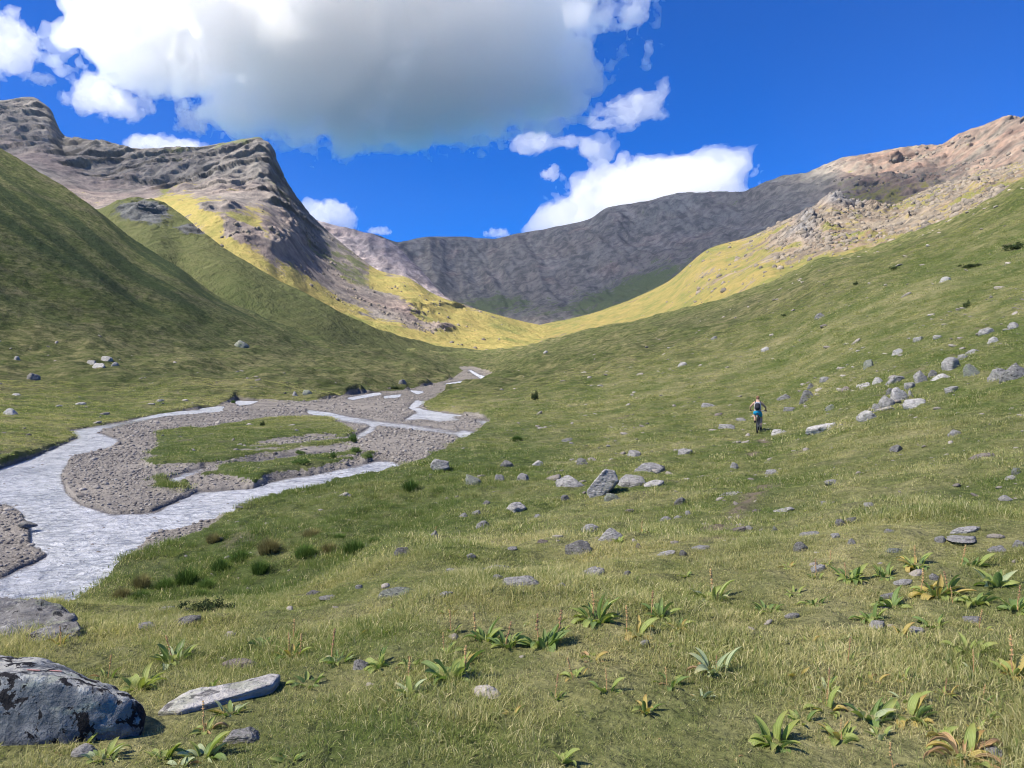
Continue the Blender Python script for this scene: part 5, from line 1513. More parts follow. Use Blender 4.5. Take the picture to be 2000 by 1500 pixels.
# (px, base py, width px, height px, kinds of leaf, number of leaves, [(stalk dx, stalk px height, tan?)], label)
PLANTS = [
 (1515, 1448, 135, 85, ('fresh', 'fresh', 'deep'), 11, [], 'single bright green rosette with ribbed leaves on the near turf'),
 (1700, 1402, 120, 75, ('pale', 'deep', 'fresh'), 12, [], 'pale leaved clump with big striped leaves leaning to one side'),
 (1775, 1400, 120, 70, ('deep', 'yellow', 'fresh'), 12, [], 'half yellowed clump behind the withering corner plant'),
 (1880, 1476, 190, 110, ('withered', 'withered', 'yellow', 'fresh', 'withered'), 20, [], 'big withering plant with brown drooping leaves and one upright green shoot'),
 (1390, 1170, 100, 45, ('fresh', 'pale', 'fresh'), 13, [(4, 72, True)], 'leafy plant with the tallest brown seed stalk in the meadow'),
 (1165, 1212, 105, 55, ('fresh', 'deep'), 12, [(-6, 70, True)], 'leafy plant with a tan seed stalk on the middle turf'),
 (1290, 1205, 60, 50, ('deep', 'fresh'), 7, [(-20, 66, False)], 'narrow plant with a dark brown stalk leaning over it'),
 (1248, 1240, 44, 46, ('fresh', 'yellow'), 6, [(-22, 66, True)], 'small plant with a yellow leaf at its foot and a tan stalk'),
 (1320, 1228, 60, 36, ('fresh', 'yellow', 'deep'), 8, [], 'low plant with yellow lower leaves in the middle turf'),
 (1830, 1160, 95, 50, ('deep', 'fresh', 'yellow'), 13, [(-30, 60, True), (20, 55, False)], 'dark leafy plant with orange tinted stalks near the stones'),
 (1818, 1150, 16, 30, ('yellow',), 4, [], 'bright yellow withered leaves hanging beside a dark leafy plant'),
 (1740, 1186, 70, 46, ('deep', 'deep', 'fresh'), 10, [], 'dark green plant growing over a grey stone'),
 (1660, 1132, 62, 40, ('deep', 'fresh'), 9, [(-6, 40, False)], 'fan of dark leaves with a pinkish stalk'),
 (1725, 1125, 56, 34, ('fresh', 'deep'), 8, [], 'low green plant between the fan leaved one and the orange stalks'),
 (1905, 1178, 90, 44, ('fresh', 'deep', 'fresh'), 11, [(-40, 40, True)], 'spreading green plant with a withered seed head'),
 (1945, 1145, 66, 50, ('fresh', 'pale', 'deep'), 9, [], 'upright pale green plant close to the edge of the slope meadow'),
 (1985, 1190, 60, 50, ('fresh', 'deep'), 8, [(0, 60, False)], 'green plant with a brown stalk at the edge of the slope meadow'),
 (1895, 1272, 125, 52, ('fresh', 'fresh', 'fresh'), 14, [], 'bright yellow green leafy clump beyond the withering corner plant'),
 (1980, 1318, 60, 55, ('yellow', 'fresh', 'withered'), 10, [(-3, 95, True)], 'yellow plant with a tall tan seed stalk at the picture edge'),
 (1700, 1210, 60, 36, ('fresh', 'deep'), 8, [], 'grassy green plant beyond the round pale stone'),
 (882, 1325, 110, 62, ('deep', 'deep', 'fresh'), 13, [(28, 80, True)], 'dark glossy plant with orange stalk leaves behind it'),
 (912, 1292, 24, 40, ('yellow', 'yellow'), 5, [], 'yellow orange leaves standing behind the dark glossy plant'),
 (803, 1355, 48, 48, ('pale', 'fresh'), 7, [(-10, 75, True)], 'small pale plant with a pinkish tan seed stalk'),
 (742, 1300, 62, 44, ('fresh', 'deep'), 9, [], 'green rosette beside the small dark faced rock'),
 (658, 1292, 80, 40, ('deep', 'fresh', 'pale'), 10, [(-12, 74, False)], 'leafy plant with a brown seed stalk beyond the small dark faced rock'),
 (1065, 1262, 90, 56, ('deep', 'fresh', 'deep'), 12, [(-12, 78, False), (22, 86, False)], 'upright leafy plant with two brown seed stalks'),
 (990, 1262, 60, 42, ('fresh', 'deep'), 8, [(-4, 62, False)], 'narrow leafy plant with one dark stalk next to the two stalked one'),
 (950, 1252, 70, 46, ('fresh', 'deep'), 9, [(-20, 70, True)], 'leafy plant beyond the dark glossy one'),
 (752, 1236, 34, 20, ('fresh',), 9, [], 'small bright green spiky tuft of leaves in open turf'),
 (882, 1236, 26, 20, ('fresh', 'pale'), 5, [(-2, 54, True)], 'lone tan seed stalk with few leaves in open turf'),
 (272, 1345, 76, 66, ('fresh', 'fresh', 'fresh'), 10, [], 'bright yellow green plant behind the black spotted boulder'),
 (338, 1290, 110, 44, ('fresh', 'deep', 'pale'), 13, [(4, 70, True)], 'pale leafy plant with a withered stalk beyond the slab'),
 (510, 1262, 60, 40, ('deep', 'deep'), 7, [], 'few dark narrow leaves standing up beyond the brown rock'),
 (568, 1285, 54, 40, ('fresh', 'deep', 'yellow'), 8, [(-4, 60, True), (18, 62, True)], 'plant with two yellowish stalks near the end of the slab'),
 (402, 1425, 40, 40, ('withered', 'fresh'), 6, [(0, 72, True)], 'tan stalk with few leaves in front of the flat slab'),
 (452, 1392, 92, 36, ('deep', 'pale', 'yellow'), 11, [], 'low plant with some yellow leaves in front of the flat slab'),
 (395, 1478, 86, 56, ('fresh', 'deep', 'pale'), 11, [], 'green plant near the bottom edge with folded pale leaves'),
 (320, 1480, 66, 40, ('fresh', 'deep'), 8, [], 'green rosette at the bottom edge beside the pale dried leaf bundle'),
 (352, 1496, 46, 40, ('pale', 'withered'), 8, [], 'pale dried leaf bundle at the bottom edge'),
 (200, 1480, 88, 44, ('pale', 'fresh', 'deep'), 11, [], 'leafy plant below the spotted boulder beside the pale lichened rock'),
 (165, 1450, 70, 26, ('fresh', 'withered'), 7, [], 'flattened leaves in front of the spotted boulder'),
 (105, 1475, 34, 16, ('withered',), 6, [], 'orange brown withered leaves below the spotted boulder'),
 (118, 1258, 26, 24, ('yellow', 'fresh'), 4, [(2, 44, False)], 'brown stalk with an orange leaf before the layered rock'),
 (565, 1485, 52, 36, ('fresh', 'deep'), 5, [], 'single broad green leaf pair near the bottom edge'),
 (1258, 1388, 62, 40, ('deep', 'fresh', 'yellow'), 7, [], 'small dark plant beside a patch of dead stems'),
 (1396, 1310, 92, 56, ('pale', 'pale', 'withered'), 9, [(4, 40, False)], 'whitish withering plant in the middle of the near turf'),
 (1372, 1362, 76, 30, ('pale', 'withered'), 7, [], 'flattened pale dried leaves below the whitish withering plant'),
 (1432, 1478, 34, 22, ('withered', 'withered'), 7, [], 'small reddish brown dead leaf bundle at the bottom edge'),
 (1100, 1488, 30, 44, ('fresh',), 4, [], 'two upright green leaves at the bottom edge'),
 (1740, 1496, 24, 20, ('withered',), 3, [(2, 70, True)], 'tan drying stalk near the bottom edge before the big withering plant'),
 (1283, 1440, 40, 16, ('withered',), 8, [], 'crumpled dead brown leaves in the near turf'),
 (1900, 1105, 60, 34, ('fresh', 'deep'), 8, [(-20, 50, True)], 'leafy plant with tan stalk just before the long flat stone'),
 (1785, 1105, 60, 36, ('fresh', 'deep', 'yellow'), 9, [(0, 50, True)], 'leafy plant with a spiky tan stalk in the slope meadow'),
 (1617, 1102, 22, 20, ('fresh',), 5, [(2, 36, True)], 'pale green spike plant in front of the black and white rock'),
 (1255, 1040, 24, 16, ('fresh', 'yellow'), 6, [(-2, 28, True)], 'yellowish spike plant near the thin pale stone'),
 (1208, 1060, 30, 20, ('fresh', 'fresh'), 8, [], 'bright green leaves at the side of the smooth pale rock'),
 (842, 1048, 22, 18, ('pale', 'fresh'), 6, [(8, 24, True)], 'pale green plant at the edge of the terrace'),
 (228, 1225, 26, 22, ('fresh',), 7, [], 'small spiky green plant near the blue grey stone'),
 (1340, 1125, 36, 20, ('fresh', 'deep'), 6, [], 'small green plant beyond the tallest seed stalk'),
 (1550, 1160, 46, 28, ('fresh', 'deep'), 7, [], 'small green plant in short turf in front of the pale spike'),
 (1500, 1192, 70, 24, ('deep', 'fresh'), 8, [], 'spread of low leaves in short turf before a bare earth edge'),
 (1590, 1180, 52, 26, ('deep', 'fresh'), 7, [], 'low leafy plant beyond the bare earth edge'),
 (1000, 1395, 36, 26, ('deep', 'yellow'), 5, [], 'few dull leaves near a patch of dead stems'),
 (730, 1392, 30, 20, ('fresh',), 7, [], 'small green tuft of leaves below the pinkish stalk'),
]
grp = np.random.default_rng(77)
LANDMARKS += [(1515, 1448, 'the single bright green rosette'), (1880, 1476, 'the big withering plant'), (1700, 1402, 'the pale leaved clump'), (1895, 1272, 'the bright yellow green clump'), (1390, 1170, 'the plant with the tallest stalk'), (882, 1325, 'the dark glossy plant'), (1065, 1262, 'the two stalked plant'),
              (1165, 1212, 'the tan stalked plant'), (1396, 1310, 'the whitish withering plant'), (272, 1345, 'the yellow green plant behind the boulder'), (1830, 1160, 'the orange stalked plant'), (1660, 1132, 'the fan leaved plant')]
MORE = [(float(x), float(y)) for x, y in np.stack([grp.uniform(1540, 2010, 95), grp.uniform(1100, 1440, 95)], -1)] + [(float(x), float(y)) for x, y in np.stack([grp.uniform(560, 1350, 34), grp.uniform(1180, 1370, 34)], -1)] + [(float(x), float(y)) for x, y in np.stack([grp.uniform(180, 620, 12), grp.uniform(1250, 1490, 12)], -1)]
for (x_, y_) in MORE:
    if any(abs(x_ - q[0]) < (q[2] + 30) / 2 and abs(y_ - q[1]) < 26 for q in PLANTS): continue
    w_ = grp.uniform(46, 92) * (.6 + .4 * (y_ - 1100) / 300)
    kd_ = [('fresh', 'deep'), ('fresh', 'yellow', 'fresh'), ('fresh', 'pale'), ('deep', 'fresh', 'withered'), ('yellow', 'withered', 'fresh')][int(grp.integers(0, 5))]
    head = {'fresh': 'low green leafy plant', 'deep': 'low dark leafy plant', 'yellow': 'low yellowing plant'}[kd_[0]]
    if kd_[1] == 'pale': head = 'low pale striped leafy plant'
    lab = where_words(x_, y_, USED_LABELS, head)
    if lab: PLANTS.append((x_, y_, w_, w_ * .5, kd_, int(grp.integers(5, 9)), [(grp.uniform(-5, 5), grp.uniform(38, 60), grp.uniform() < .7)] if grp.uniform() < .35 else [], lab))
for (px, py, w, h, kinds, n, stalks, lab) in PLANTS:
    X, Y, Z = hit(px, py)
    k = Y / F
    if w > 110: w, h = w * .8, h * .72
    o = bpy.data.objects.new('leafy_plant', None); COL.objects.link(o)
    o.location = (X, Y, Z); o.empty_display_size = .1
    tag(o, lab, 'plant', 'leafy plants in the near meadow')
    tops = max(1, n // 4)
    n = int(n * 1.9)
    for i in range(n):
        kd = kinds[i % len(kinds)]
        th = 2 * math.pi * (i / n) + grp.uniform(-.3, .3)
        upright = i < tops
        wd = kd == 'withered'
        me = LEAVES[kd][grp.integers(0, len(LEAVES[kd])) if not upright else (0, 4)[i % 2] if not wd else 0]
        L = (h * 1.1 if upright else max(w * .36, h * .8) * 1.1) * k * grp.uniform(.6, 1.15)
        c = link('leaf', me, o)
        spread_ = .27 * w * k
        c.location = (math.cos(th) * spread_ * grp.uniform(.1, 1), math.sin(th) * spread_ * grp.uniform(.1, 1), -.01)
        c.rotation_euler = (grp.normal(0, .28), grp.normal(0, .2) + (.35 if not upright else -.1) * grp.uniform(.2, 1), th)
        c.scale = (L, L * grp.uniform(.75, 1.1), L)
    for (dx, sh, tan) in stalks:
        sa, sb = STALKS[grp.integers(0, 4)]
        s = link('stalk', sa, o, (dx * k, grp.uniform(-.02, .03), -.01), (grp.normal(0, .07), grp.normal(0, .09), grp.uniform(0, 6)), (sh * k * .82,) * 3)
        link('seed_head', sb[1 if tan else 0], s)

# ---- tussocks on the terrace
MAT_TUSS = {}
for nm, c in (('dark', (.085, .15, .03)), ('brownish', (.24, .22, .085)), ('green', (.13, .21, .045))):
    m = NT('tussock_' + nm)
    hue = m.attr('hue')
    cc = m.mix(m.map(hue, .2, .9), tuple(x * .75 for x in c), tuple(min(1, x * 1.7 + .02) for x in c))
    d = m.n('ShaderNodeBsdfDiffuse', {'Color': cc}); t = m.n('ShaderNodeBsdfTranslucent', {'Color': cc})
    x = m.n('ShaderNodeMixShader', {0: .3, 1: d.outputs[0], 2: t.outputs[0]}); m.t.links.new(x.outputs[0], m.out.inputs[0])
    MAT_TUSS[nm] = m.m


def tussock_mesh(mat, seed):
    me = blades(900, .42, .5, .95, .022, seed, .55, .2, 3)
    me.materials.clear(); me.materials.append(mat)
    return me


TM = {k: [tussock_mesh(MAT_TUSS[k], 900 + 7 * i + j) for i in range(2)] for j, k in enumerate(MAT_TUSS)}
TUSS = [(605, 1050, 44, 22, 'brownish', 'brownish tussock farthest back on the green terrace'), (520, 1083, 56, 40, 'brownish', 'large brown topped tussock in the middle of the terrace'), (592, 1092, 52, 32, 'green', 'mid green tussock beside the large brown topped one'),
        (690, 1085, 62, 34, 'dark', 'broad dark tussock toward the terrace scarp'), (640, 1080, 40, 24, 'brownish', 'thin brownish tussock between the broad dark and the mid green ones'), (425, 1118, 46, 34, 'dark', 'rounded dark tussock near the gravel corner'),
        (357, 1144, 56, 44, 'dark', 'largest dark tussock close to the stream bank'), (316, 1152, 44, 32, 'green', 'green tussock next to the largest dark one'), (505, 1124, 46, 30, 'dark', 'dark dome shaped tussock alone in short green grass'),
        (465, 1098, 60, 24, 'dark', 'low wide dark tussock behind the dome shaped one'), (270, 1150, 44, 38, 'brownish', 'dull tussock leaning at the very edge of the stream'), (398, 1150, 40, 26, 'green', 'small green tussock in front of the rounded dark one'),
        (412, 1062, 34, 26, 'brownish', 'brown tussock where the gravel meets the terrace'), (385, 1164, 36, 18, 'green', 'lowest green tussock below the small green one'), (270, 1170, 36, 22, 'dark', 'dark ragged tussock at the foot of the meadow bank'), (232, 1168, 40, 26, 'brownish', 'straggly brown tussock overhanging the water'),
        (800, 963, 42, 32, 'dark', 'dark tussock below the blocky bank boulder'), (730, 1062, 34, 18, 'green', 'small green tussock near the terrace scarp'), (1010, 862, 26, 14, 'dark', 'dark tuft high on the bank above the gravel'), (660, 1052, 30, 14, 'green', 'little green tuft in the middle of the terrace')]
for i, (px, py, w, h, kd, lab) in enumerate(TUSS):
    X, Y, Z = hit(px, py)
    k = Y / F
    o = link('grass_tussock', TM[kd][i % 2], None, (X, Y + w * k * .3, float(ground_z(X, Y + w * k * .3)) - .04), (0, 0, grp.uniform(0, 6)), (w * k / 1.25, w * k / 1.25, h * k * 1.25))
    tag(o, lab, 'grass tussock', 'tussocks by the stream')

# ---- low shrubs
def shrub_mesh(n, mat, seed, flat=.5):
    g = np.random.default_rng(seed)
    c = g.normal(size=(26, 3)) * np.array([.42, .36, .22]); c[:, 2] = np.abs(c[:, 2]) + .12
    p = c[g.integers(0, 26, n)] + g.normal(size=(n, 3)) * np.array([.13, .13, .10])
    p[:, 2] = np.abs(p[:, 2])
    d = g.normal(size=(n, 3)); d[:, 2] += .8; d /= np.linalg.norm(d, axis=1)[:, None]
    u = np.cross(d, g.normal(size=(n, 3))); u /= np.linalg.norm(u, axis=1)[:, None]
    L = g.uniform(.07, .15, n)[:, None]; w = .035
    V = np.stack([p - u * w, p + d * L, p + u * w], 1).reshape(-1, 3)
    me = mesh_from('crown', V, np.arange(3 * n).reshape(n, 3), [mat], smooth=False)
    attr(me, 'hue', np.repeat(g.uniform(0, 1, n), 3))
    return me


def shrub_mat(name, c):
    m = NT(name); hue = m.attr('hue')
    cc = m.mix(hue, tuple(x * .55 for x in c), tuple(x * 1.5 for x in c))
    d = m.n('ShaderNodeBsdfDiffuse', {'Color': cc}); t = m.n('ShaderNodeBsdfTranslucent', {'Color': cc})
    x = m.n('ShaderNodeMixShader', {0: .25, 1: d.outputs[0], 2: t.outputs[0]}); m.t.links.new(x.outputs[0], m.out.inputs[0])
    return m.m


JUN, WIL = shrub_mat('juniper_needles', (.06, .085, .035)), shrub_mat('willow_leaves', (.12, .19, .05))
MAT_WOOD = plain('shrub_wood', (.14, .10, .07), .9, .1, .3, 30)
SH = {'j': [shrub_mesh(2600, JUN, 61 + i) for i in range(2)], 'w': [shrub_mesh(1500, WIL, 71 + i) for i in range(2)]}
V, Fc = [], []
for i in range(7):
    t = i * .9; tube(V, Fc, (0, 0, 0), (math.cos(t) * .3, math.sin(t) * .25, .2 + .03 * i), .03, .01, 5)
TWIGS = mesh_from('stem', V, Fc, [MAT_WOOD])
SHRUBS = [(398, 1195, 84, 30, 'j', 'dark spreading juniper low in the meadow above the stream'), (1045, 781, 15, 17, 'j', 'small round dark bush on the mid valley meadow'), (650, 896, 18, 20, 'w', 'green bush standing on gravel at the end of the turf island'), (690, 863, 20, 22, 'w', 'taller green bush at the tip of the large turf island'),
          (695, 882, 30, 12, 'w', 'low spreading bush between the two turf islands'), (720, 895, 22, 12, 'w', 'pale low bush at the end of the lower turf island'), (585, 888, 26, 10, 'w', 'dark strip of bush along the turf island edge'), (590, 906, 40, 14, 'w', 'pale leafy bush on the lower turf island'),
          (455, 787, 12, 8, 'w', 'tiny bush by the upper side channel'), (512, 832, 10, 10, 'j', 'tiny dark bush on top of the large turf island'), (1748, 527, 14, 9, 'j', 'dark juniper high on the green slope'), (1890, 600, 14, 12, 'j', 'round dark juniper on the steep slope above the stone field'), (1532, 618, 9, 7, 'j', 'tiny dark juniper on the far part of the slope'),
          (1672, 556, 10, 6, 'j', 'little dark shrub midway up the slope'), (1905, 522, 40, 10, 'j', 'long flat patch of dark shrub high on the slope'), (1985, 486, 40, 12, 'j', 'topmost dark shrub patch on the slope'), (770, 760, 20, 8, 'j', 'dark low bush on the meadow edge beside the upper gravel')]
for i, (px, py, w, h, kd, lab) in enumerate(SHRUBS):
    X, Y, Z = hit(px, py)
    k = Y / F
    o = bpy.data.objects.new('shrub', None); COL.objects.link(o); o.location = (X, Y + w * k * .2, float(ground_z(X, Y + w * k * .2)) - .02); o.rotation_euler = (0, 0, grp.uniform(-.5, .5))
    tag(o, lab, 'shrub', 'low shrubs in the valley')
    s = (w * k / 2.0, w * k / 2.0, h * k / .85)
    link('crown', SH[kd][i % 2], o, None, None, s); link('stem', TWIGS, o, None, None, s)
# ------------------------------------------------------------------ the cyclist
BX, BY, _ = hit(1485, 848)
BZ = float(ground_z(BX, BY))
YAW = R(-21)
RIDE = dict(location=(BX, BY + .45, BZ + .0), rotation_euler=(R(1.5), 0, YAW))


def skin_body(name, verts, edges, radii, mats, parent=None, sub=2, root=0):
    me = bpy.data.meshes.new(name)
    me.from_pydata(verts, edges, []); me.update()
    o = bpy.data.objects.new(name, me); COL.objects.link(o)
    o.modifiers.new('skin', 'SKIN').use_smooth_shade = True
    for i, r in enumerate(radii):
        sv = me.skin_vertices[0].data[i]; sv.radius = (r, r) if not isinstance(r, tuple) else r
        sv.use_root = i == root
    s = o.modifiers.new('sub', 'SUBSURF'); s.levels = sub; s.render_levels = sub
    dg = bpy.context.evaluated_depsgraph_get(); dg.update()
    m2 = bpy.data.meshes.new_from_object(o.evaluated_get(dg)); m2.name = name
    bpy.data.objects.remove(o); bpy.data.meshes.remove(me)
    m2.materials.clear()
    for q in mats: m2.materials.append(q)
    m2.polygons.foreach_set('use_smooth', np.ones(len(m2.polygons), bool))
    return link(name, m2, parent)


SKIN = plain('skin', (.50, .31, .22), .6, .3, .1, 12)
CLOTHW = plain('white_top', (.72, .72, .74), .9, .1, .08, 12); BLUE = plain('blue_shorts', (.02, .30, .50), .85, .2, .2, 9)
BLACK = plain('black_fabric', (.018, .02, .028), .8, .3, .4, 12); HAIRM = plain('brown_hair', (.20, .11, .06), .7, .3, .3, 40)
RUB = plain('tyre_rubber', (.02, .02, .022), .85, .2, .3, 40); FRAME = plain('bike_frame', (.03, .035, .045), .35, .5, .2, 8); METAL = plain('bike_metal', (.35, .36, .38), .35, .6, .15, 20)
GREYP = plain('pack_panel', (.16, .18, .25), .8, .2, .2, 15); REDP = plain('reflector_orange', (.6, .12, .03), .5, .4, .1, 10)

bike = bpy.data.objects.new('bicycle', None); COL.objects.link(bike)
bike.location = RIDE['location']; bike.rotation_euler = RIDE['rotation_euler']
tag(bike, 'dark mountain bike seen from behind, ridden across the meadow', 'bicycle')
WR = .355
def torus(R0, r, mat, name, parent, loc, n=40, k=10):
    V = [((R0 + r * math.cos(b)) * 0 + r * 1.0 * math.sin(b), (R0 + r * math.cos(b)) * math.cos(a), (R0 + r * math.cos(b)) * math.sin(a)) for a in np.linspace(0, 2*math.pi, n, endpoint=False) for b in np.linspace(0, 2*math.pi, k, endpoint=False)]
    Fc = [(i*k + j, ((i+1) % n)*k + j, ((i+1) % n)*k + (j+1) % k, i*k + (j+1) % k) for i in range(n) for j in range(k)]
    return link(name, mesh_from(name, V, np.array(Fc), [mat]), parent, loc)
for yy in (0.0, 1.15):
    w = torus(WR - .03, .032, RUB, 'wheel', bike, (0, yy, WR))
    torus(WR - .066, .013, METAL, 'rim', w, (0, 0, 0))
    V, Fc = [], []
    tube(V, Fc, (-.06, 0, 0), (.06, 0, 0), .02, .02, 8)
    for i in range(14):
        a = 2 * math.pi * i / 14; tube(V, Fc, (.03 * (-1) ** i, 0, 0), (0, math.cos(a) * (WR - .07), math.sin(a) * (WR - .07)), .0025, .0025, 4)
    link('spokes', mesh_from('spokes', V, Fc, [METAL]), w)
V, Fc = [], []
bb, st, hd, hl = (0, .42, .33), (0, .27, .80), (0, .93, .86), (0, .98, .72)
for a, b, r in ((bb, st, .02), (st, hd, .02), (bb, hl, .026), (hd, hl, .026)): tube(V, Fc, a, b, r, r, 8)
for s in (-1, 1):
    tube(V, Fc, (s * .05, 0, WR), (s * .04, .38, .34), .012, .014, 6); tube(V, Fc, (s * .05, 0, WR), (s * .02, .28, .76), .010, .012, 6)
    tube(V, Fc, (s * .065, 1.15, WR), (s * .065, 1.02, .70), .018, .02, 6)
tube(V, Fc, (-.08, 1.02, .70), (.08, 1.02, .70), .02, .02, 6); tube(V, Fc, (0, .98, .72), (0, .90, 1.02), .02, .018, 6)
link('frame', mesh_from('frame', V, Fc, [FRAME]), bike)
V, Fc = [], []
pts = [(-.38, .82, 1.04), (-.2, .88, 1.05), (0, .92, 1.03), (.2, .88, 1.05), (.38, .82, 1.04)]
for a, b in zip(pts, pts[1:]): tube(V, Fc, a, b, .014, .014, 8)
hb = link('handlebar', mesh_from('handlebar', V, Fc, [METAL]), bike)
for s in (-1, 1):
    V, Fc = [], []; tube(V, Fc, (s * .29, .85, 1.045), (s * .39, .815, 1.04), .018, .018, 8)
    link('grip', mesh_from('grip', V, Fc, [RUB]), hb)
V, Fc = [], []; tube(V, Fc, (0, .265, .78), (0, .245, .93), .015, .015, 8)
link('seat_post', mesh_from('seat_post', V, Fc, [METAL]), bike)
bm = bmesh.new(); bmesh.ops.create_uvsphere(bm, u_segments=16, v_segments=10, radius=1)
for v in bm.verts: v.co = Vector((v.co.x * (.07 if v.co.y < 0 else .07 * (1 - .75 * v.co.y)), .24 + v.co.y * .14, .95 + v.co.z * .028))
me = bpy.data.meshes.new('saddle'); bm.to_mesh(me); bm.free(); me.materials.append(BLACK); link('saddle', me, bike)
for s, up in ((-1, 1), (1, -1)):
    V, Fc = [], []
    a = R(72) if up > 0 else R(252)
    pe = (s * .10, .42 + math.cos(a) * .17, .33 + math.sin(a) * .17)
    tube(V, Fc, (s * .06, .42, .33), (s * .075, pe[1], pe[2]), .014, .012, 6)
    cr = link('crank', mesh_from('crank', V, Fc, [METAL]), bike)
    bm = bmesh.new(); bmesh.ops.create_cube(bm, size=1)
    for v in bm.verts: v.co = Vector((s * .135 + v.co.x * .10, pe[1] + v.co.y * .09, pe[2] + v.co.z * .022))
    bmesh.ops.bevel(bm, geom=bm.edges, offset=.006, segments=1, affect='EDGES')
    me = bpy.data.meshes.new('pedal'); bm.to_mesh(me); bm.free(); me.materials.append(BLACK); link('pedal', me, cr)
bm = bmesh.new(); bmesh.ops.create_uvsphere(bm, u_segments=10, v_segments=8, radius=.022)
for v in bm.verts: v.co = Vector((v.co.x, .2 + v.co.y * .4, .86 + v.co.z))
me = bpy.data.meshes.new('reflector'); bm.to_mesh(me); bm.free(); me.materials.append(REDP); link('reflector', me, bike)

rider = bpy.data.objects.new('person', None); COL.objects.link(rider)
rider.location = RIDE['location']; rider.rotation_euler = RIDE['rotation_euler']
tag(rider, 'person riding away uphill in white sleeveless top, blue shorts and dark shoes', 'person')
# body: pelvis, spine, neck, head; arms out to the grips; knees bent on the pedals
vb = [(0, .24, 1.00), (0, .30, 1.15), (0, .38, 1.32), (0, .43, 1.45), (0, .47, 1.535), (0, .50, 1.62), (0, .515, 1.70),
      (-.09, .26, .98), (-.145, .62, .93), (-.135, .50, .66), (-.13, .46, .565), (-.13, .60, .53),
      (.09, .26, .97), (.15, .58, .74), (.145, .44, .42), (.14, .39, .25), (.14, .53, .20),
      (-.13, .43, 1.445), (-.185, .45, 1.41), (-.35, .58, 1.22), (-.355, .76, 1.09), (-.35, .82, 1.065),
      (.13, .43, 1.445), (.185, .45, 1.41), (.35, .58, 1.22), (.355, .76, 1.09), (.35, .82, 1.065)]
eb = [(0, 1), (1, 2), (2, 3), (3, 4), (4, 5), (5, 6), (0, 7), (7, 8), (8, 9), (9, 10), (10, 11), (0, 12), (12, 13), (13, 14), (14, 15), (15, 16), (3, 17), (17, 18), (18, 19), (19, 20), (20, 21), (3, 22), (22, 23), (23, 24), (24, 25), (25, 26)]
rb = [(.15, .12), (.135, .10), (.155, .11), (.13, .09), .058, (.085, .10), (.075, .09), .10, .068, .055, .04, .035, .10, .068, .055, .04, .035, .075, .062, .044, .032, .034, .075, .062, .044, .032, .034]
skin_body('body', vb, eb, rb, [SKIN], rider)
skin_body('shirt', [(0, .27, 1.04), (0, .305, 1.15), (0, .38, 1.32), (0, .425, 1.44), (-.12, .43, 1.435), (.12, .43, 1.435)], [(0, 1), (1, 2), (2, 3), (3, 4), (3, 5)], [(.165, .135), (.155, .12), (.175, .128), (.145, .10), .085, .085], [CLOTHW], rider)
skin_body('shorts', [(0, .245, 1.06), (0, .24, .98), (-.10, .28, .975), (-.145, .58, .935), (.10, .28, .96), (.148, .52, .79)], [(0, 1), (1, 2), (2, 3), (1, 4), (4, 5)], [(.165, .14), (.165, .145), .118, .088, .118, .088], [BLUE], rider)
skin_body('hair', [(0, .47, 1.60), (0, .475, 1.665), (0, .49, 1.725), (0, .54, 1.75)], [(0, 1), (1, 2), (2, 3)], [(.07, .05), (.092, .09), (.085, .085), (.05, .05)], [HAIRM], rider)
for (a, b, c) in (((-.13, .45, .60), (-.13, .47, .545), (-.13, .66, .525)), ((.14, .375, .29), (.14, .40, .225), (.14, .58, .185))):
    skin_body('shoe', [a, b, c], [(0, 1), (1, 2)], [.05, .055, .042], [BLACK], rider)
# gloves close around the grips: a palm with five bent fingers each
for s in (-1, 1):
    gx = s * .345; pv = [(gx, .775, 1.085), (gx, .815, 1.072)]; pe = [(0, 1)]; pr = [.03, .033]
    for q in range(4):
        i = len(pv); fx = gx + (q - 1.5) * .021
        pv += [(fx, .845, 1.066), (fx, .862, 1.045 - .002 * q), (fx, .845, 1.022 + .003 * abs(q - 1.5))]; pe += [(1, i), (i, i + 1), (i + 1, i + 2)]; pr += [.0105, .0098, .009]
    i = len(pv); pv += [(gx - s * .045, .80, 1.06), (gx - s * .05, .825, 1.035)]; pe += [(0, i), (i, i + 1)]; pr += [.012, .010]
    skin_body('hand', pv, pe, pr, [SKIN], rider, 1)

pack = bpy.data.objects.new('backpack', None); COL.objects.link(pack)
pack.location = RIDE['location']; pack.rotation_euler = RIDE['rotation_euler']
tag(pack, 'black and grey backpack worn by the person on the bicycle', 'backpack')
skin_body('bag', [(0, .13, 1.10), (0, .16, 1.22), (0, .235, 1.36), (0, .29, 1.45)], [(0, 1), (1, 2), (2, 3)], [(.135, .075), (.15, .095), (.14, .09), (.105, .06)], [BLACK], pack)
skin_body('pocket', [(0, .055, 1.16), (0, .10, 1.30)], [(0, 1)], [(.095, .05), (.085, .05)], [BLACK], pack)
skin_body('top_flap', [(0, .20, 1.39), (0, .29, 1.47)], [(0, 1)], [(.125, .06), (.11, .05)], [GREYP], pack)
V, Fc = [], []; tube(V, Fc, (.0, .045, 1.20), (.02, .065, 1.26), .012, .012, 6)
link('badge', mesh_from('badge', V, Fc, [CLOTHW]), pack)
for s in (-1, 1):
    skin_body('strap', [(s * .10, .27, 1.46), (s * .115, .40, 1.535), (s * .115, .53, 1.44), (s * .13, .47, 1.25), (s * .15, .26, 1.12)], [(0, 1), (1, 2), (2, 3), (3, 4)], [.02] * 5, [BLACK], pack, 1)
V, Fc = [], []
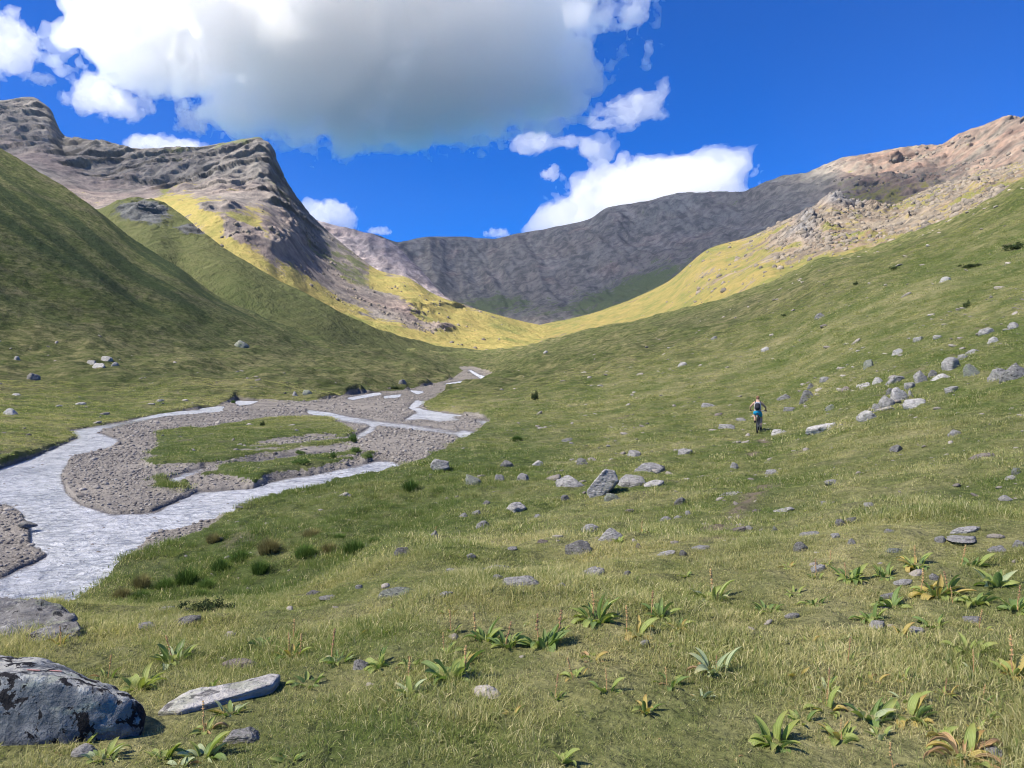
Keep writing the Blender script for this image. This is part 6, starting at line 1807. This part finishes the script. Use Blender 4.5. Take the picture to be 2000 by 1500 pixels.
# ------------------------------------------------------------------ broken rock lying about on the mountain slopes, too much of it to count
m = NT('rubble_stone')
q = m.attr('tone', 'INSTANCER')
nn = m.noise(m.obj(), 2.5, 4)
m.bsdf(m.mix(m.map(nn, .3, .7), m.mix(q, (.07, .065, .06), (.205, .175, .14)), m.mix(q, (.10, .09, .08), (.25, .215, .175))), .9, m.bump(nn, .5, .3), spec=.1)
rub = [mesh_from('rubble_stone', *rock_shape(800 + i, 2, 1.6, 7), [m.m]) for i in range(6)]


def rubble(Vg, pxs, name, label, n, sel, s0, s1, seed):
    g = np.random.default_rng(seed)
    nu, nv = Vg.shape[:2]
    a = g.uniform(0, nu - 1.01, n); b = g.uniform(0, nv - 12, n)
    i, j = a.astype(int), b.astype(int); fa, fb = (a - i)[:, None], (b - j)[:, None]
    P = Vg[i, j]*(1-fa)*(1-fb) + Vg[i+1, j]*fa*(1-fb) + Vg[i, j+1]*(1-fa)*fb + Vg[i+1, j+1]*fa*fb
    PX = 1000 + F * P[:, 0] / P[:, 1]; PY = 750 - F * (P[:, 2] - EYE) / P[:, 1]
    ok = sel(PX, PY, P) > g.uniform(size=n)
    P = P[ok]
    s = s0 * (s1 / s0) ** (g.uniform(size=len(P)) ** 2.6)
    scatter_object(name, P[:, 0], P[:, 1], P[:, 2] - .1 * s, s, rub, {'tone': g.beta(2.2, 1.8, len(P))}, label, tilt=.5)


rubble(V5, None, 'rubble', 'broken rock strewn over the sunlit spur', 42000, lambda PX, PY, P: .8 * sstep(1430, 1560, PX) * sstep(535, 470, PY) * sstep(-.25, .35, fbm(P[:, 0] * .02, P[:, 1] * .02, octaves=4)) + .03 * sstep(1200, 1400, PX), .6, 3.6, 1)
rubble(V4, None, 'rubble', 'broken rock on the upper sunlit mountain', 16000, lambda PX, PY, P: sstep(1560, 1720, PX) * sstep(-.2, .35, fbm(P[:, 0] * .015, P[:, 2] * .02, octaves=4)), 1.0, 5, 2)
rubble(V3, None, 'rubble', 'broken rock on the benches of the craggy mountain', 26000, lambda PX, PY, P: .5 * sstep(380, 420, PY) * sstep(.0, .4, fbm(P[:, 0] * .015 + 7, P[:, 1] * .015, octaves=4)) * sstep(330, 400, PX) * sstep(1000, 900, PX), .6, 3.0, 3)
# ------------------------------------------------------------------ air
hz = bpy.data.materials.new('air'); hz.use_nodes = True
t = hz.node_tree; t.nodes.clear()
oo = t.nodes.new('ShaderNodeOutputMaterial'); pv = t.nodes.new('ShaderNodeVolumePrincipled')
pv.inputs['Color'].default_value = (.62, .78, 1.0, 1); pv.inputs['Density'].default_value = 2.6e-5; pv.inputs['Anisotropy'].default_value = .2
t.links.new(pv.outputs[0], oo.inputs['Volume'])
lo = np.array([1e9] * 3); hi = -lo
for o in COL.objects:
    if o.type == 'MESH' and not o.name.startswith('cloud') and o.parent is None:
        n = len(o.data.vertices)
        if n:
            c = np.empty(n * 3, np.float32); o.data.vertices.foreach_get('co', c); c = c.reshape(-1, 3) * np.array(o.scale) + np.array(o.location)
            lo = np.minimum(lo, c.min(0)); hi = np.maximum(hi, c.max(0))
lo -= 25; hi += 25
lo[1] = -30; 
bm = bmesh.new(); bmesh.ops.create_cube(bm, size=1)
for v in bm.verts: v.co = Vector([(lo[i] + hi[i]) / 2 + v.co[i] * (hi[i] - lo[i]) for i in range(3)])
me = bpy.data.meshes.new('haze'); bm.to_mesh(me); bm.free(); me.materials.append(hz)
tag(link('haze', me), 'thin bluish mountain air filling the valley', None, None, 'stuff')
